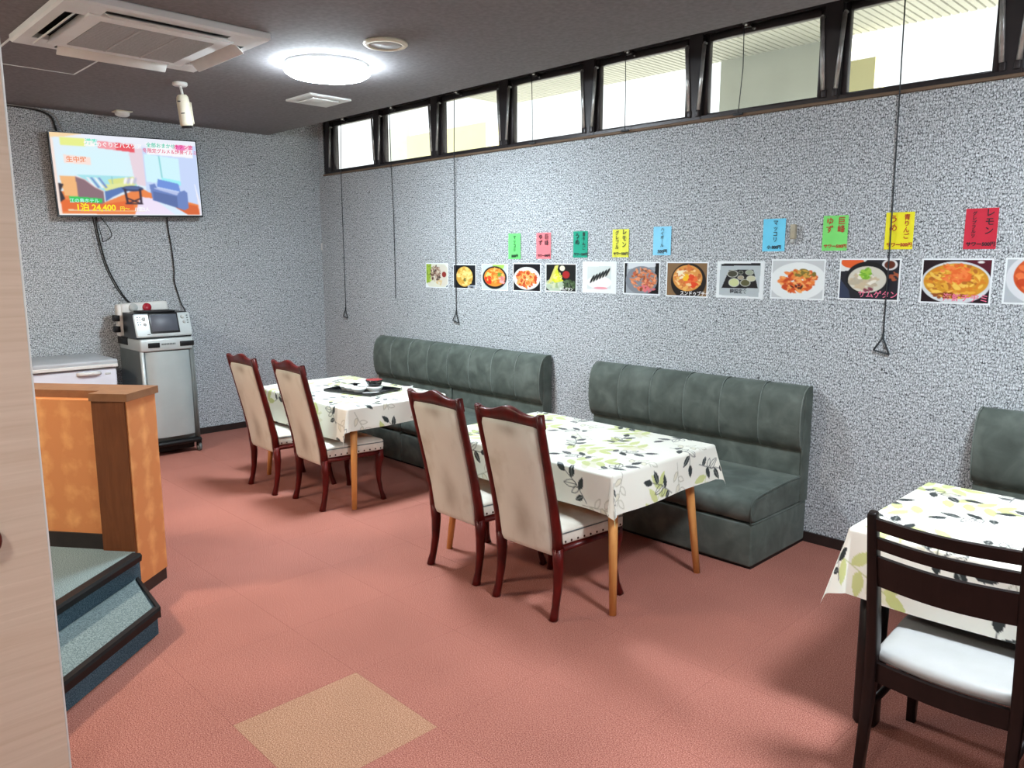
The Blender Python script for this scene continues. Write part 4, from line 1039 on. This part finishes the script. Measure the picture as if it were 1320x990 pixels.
def f_set(p):
    p.poly([(.07, .07), (.93, .05), (.91, .95), (.06, .93)], (176, 186, 190)); p.poly([(.09, .07), (.92, .05), (.92, .11), (.09, .13)], (16, 20, 26)); p.poly([(.26, .24), (.78, .22), (.89, .72), (.11, .74)], (24, 24, 28))
    for x, y, rx, ry, c in ((.34, .34, .12, .10, (70, 70, 58)), (.70, .30, .09, .07, (150, 160, 140)), (.38, .58, .12, .12, (196, 204, 150)), (.62, .58, .11, .10, (90, 90, 60)), (.74, .46, .10, .08, (190, 190, 160)), (.52, .44, .07, .06, (160, 150, 130)), (.52, .30, .05, .05, (50, 56, 46))): p.ell(x, y, rx, ry, (200, 204, 196)); p.ell(x, y, rx*.85, ry*.85, c)
def f_squidred(p):
    p.c[:] = (196, 202, 204); p.ell(.5, .55, .56, .50, (226, 232, 232), -.25); p.specks(.52, .54, .36, .27, OR, 170, .06, 21, -.22); p.specks(.62, .34, .22, .1, [(206, 160, 70), (120, 110, 50)], 30, .05, 22); p.specks(.5, .7, .1, .06, [(70, 30, 24)], 8, .04, 23)
def f_samgye(p):
    p.c[:] = (34, 36, 44); p.poly([(0, 0), (.45, 0), (.3, .25), (0, .3)], (222, 224, 222)); p.ell(.20, .06, .2, .15, (226, 96, 44)); p.ell(.84, .12, .13, .14, (220, 220, 220)); p.ell(.84, .12, .09, .10, (100, 50, 36)); p.specks(.93, .42, .06, .1, [(170, 90, 60)], 10, .04, 24)
    p.ell(.47, .46, .37, .42, (22, 24, 28)); p.ell(.47, .50, .33, .34, (206, 204, 190)); p.specks(.42, .54, .24, .2, [(230, 226, 214), (196, 180, 150), (180, 170, 150)], 50, .07, 25); p.specks(.44, .36, .09, .12, [(150, 196, 70), (110, 170, 50), (190, 220, 110)], 30, .05, 26); p.poly([(0, .5), (.16, .78), (.2, 1), (0, 1)], (50, 60, 84)); p.specks(.5, .76, .06, .04, [(120, 50, 70)], 5, .04, 27)
def f_chijimi(p):
    p.c[:] = (34, 20, 28); p.poly([(.6, 0), (1, 0), (1, .3)], (84, 24, 40)); p.ell(.5, .53, .52, .50, (206, 212, 216)); p.ell(.5, .50, .48, .42, (206, 146, 44)); p.specks(.5, .50, .43, .37, [(226, 172, 60), (212, 130, 40), (236, 196, 90), (176, 100, 40)], 150, .06, 28); p.specks(.5, .32, .22, .22, [(228, 104, 48), (236, 130, 70)], 60, .05, 29); p.specks(.4, .84, .22, .06, [(140, 70, 30)], 20, .05, 30); p.ell(.85, .05, .05, .03, (220, 220, 220))
def f_stew(p):
    p.c[:] = (176, 184, 190); p.ell(.62, .42, .62, .66, (212, 216, 220)); p.ell(.64, .38, .54, .56, (200, 84, 40)); p.specks(.62, .4, .46, .46, [(226, 120, 70), (190, 66, 34), (236, 160, 110), (214, 90, 50)], 110, .09, 31)
FOOD = [(f_bulgogi, 'printed food photo of grilled beef with lettuce, leftmost in the row', 1), (f_steam, 'printed food photo of yellow steamed egg in black pot', 1), (f_bibim, 'printed food photo of rice bowl with orange and red toppings', 1),
    (f_squid, 'printed food photo of orange squid rings on white plate', 1), (f_veg, 'printed food photo of yellow and red salad on black', 1), (f_gimbap, 'small food photo of dark seaweed rolls on white paper', 0), (f_squidplate, 'printed food photo of brown stir-fry on a grey plate', 1),
    (f_sundubu, 'printed food photo of tofu stew with egg yolk in black pot', 1), (f_set, 'printed food photo of set meal on black tray, grey background', 0), (f_squidred, 'printed food photo of orange stir-fried squid on white dish', 0), (f_samgye, 'printed food photo of white chicken soup in black bowl', 0),
    (f_chijimi, 'printed food photo of golden seafood pancake on white plate', 0), (f_stew, 'printed food photo of red stew cut by the right edge', 0)]
CAP = {4: ('サムゲタン', .026, .68, .90, m_inkwhite), 7: ('スンドゥブチゲ', .030, .70, .90, m_inkwhite), 8: ('韓国定食', .028, .48, .82, m_ink), 10: ('サムゲタン', .040, .66, .86, m_inkpink), 11: ('海鮮チヂミ', .040, .66, .87, m_inkpink), 1: ('茶碗蒸し', .018, .82, .93, m_ink)}
for i, ((x0, x1), (z0, z1), (fn, la, _)) in enumerate(zip(PHX, PHZ, FOOD)):
    t = thing('food_photo', la, 'photo', ((x0+x1)/2, 0, (z0+z1)/2), 0, 'printed food photos on the right wall')
    w_, h_ = x1-x0, z1-z0
    rbox(-w_/2, w_/2, -.0022, -.0004, -h_/2, h_/2).build('paper', m_paper, t)
    pa = Paint(104, 74, 1, 1, (226, 232, 234), i); fn(pa)
    mg = .008 if i not in (5, 8) else .001
    pw, phh = w_-2*mg, h_-2*mg
    pa.mesh('print', lambda X, Y: ((X-.5)*pw, X*0-.0026, (.5-Y)*phh), m_print, t)
    if i in CAP:
        b, s, u, v, m = CAP[i]; text(b, s, ((u-.5)*w_, -.0032, (.5-v)*h_), RW, m, t, 'caption', 'CENTER', .0006)

# ------------------------------------------------------------------ hand written drink notes
NOTE = [((2.702, 2.832), (1.596, 1.786), (112, 226, 122), 'bright green handwritten drink note at the left end of the row', [('マッコリ', .0, .018)], '800円', m_ink),
    ((2.997, 3.140), (1.598, 1.785), (246, 126, 134), 'pink handwritten drink note', [('巨峰', .03, .04), ('ゆず', -.03, .04)], 'サワー500円', m_ink),
    ((3.355, 3.486), (1.606, 1.787), (10, 158, 128), 'teal green handwritten drink note', [('青りんご', .03, .02), ('うめ', -.03, .035)], 'サワー500円', m_ink),
    ((3.702, 3.838), (1.608, 1.791), (228, 228, 74), 'pale yellow handwritten drink note in the left group', [('レモン', .03, .03), ('グレプル', -.03, .02)], 'サワー500円', m_ink),
    ((4.032, 4.167), (1.620, 1.799), (136, 214, 246), 'light blue handwritten drink note above the tofu stew photo', [('ハイボ｜ル', .0, .02)], '500円', m_ink),
    ((4.787, 4.921), (1.639, 1.820), (110, 212, 246), 'sky blue handwritten drink note above the set meal photo', [('マッコリ', .008, .02)], '小 800円', m_ink),
    ((5.134, 5.268), (1.640, 1.824), (124, 226, 116), 'light green handwritten drink note with red ink', [('巨峰', .032, .04), ('ゆず', -.03, .04)], 'サワー500円', m_inkred),
    ((5.458, 5.594), (1.644, 1.828), (240, 232, 36), 'bright yellow handwritten drink note behind the pull cord', [('青りんご', .034, .018), ('うめ', -.03, .035)], 'サワー500円', m_inkred),
    ((5.822, 5.959), (1.642, 1.831), (206, 36, 62), 'red handwritten drink note at the right end of the row', [('レモン', .034, .03), ('グレプフルツ', -.03, .018)], 'サワー500円', m_ink)]
for (x0, x1), (z0, z1), col, la, cols, price, ink in NOTE:
    t = thing('drink_note', la, 'note', ((x0+x1)/2, 0, (z0+z1)/2), 0, 'handwritten drink notes on the right wall')
    w_, h_ = x1-x0, z1-z0
    pm_ = pm('note paper', col, tuple(v*.97 for v in col), 20, .7)
    b = MB(); nx = 6
    rows = [[(-w_/2 + w_*i/nx, -.0012 - .003*(abs(2*i/nx-1)**3), z) for i in range(nx+1)] for z in (-h_/2, 0, h_/2)]
    back = [[(x, y+.0008, z) for x, y, z in r] for r in rows]
    b.loft(rows, False, False, True); b.loft(back, False, False, True)
    b.build('paper', pm_, t, fix=False)
    for s, dx, dz in cols:
        n = len(s); sz = min(.042, .122/n)
        text('\n'.join(s), sz, (dx, -.0052, dz), RW, ink, t, 'lettering', 'CENTER', .0005, 1.02)
    text(price, .029 if len(price) < 6 else .0225, (.004, -.0052, -h_/2 + .022), RW, ink, t, 'price', 'CENTER', .0008)
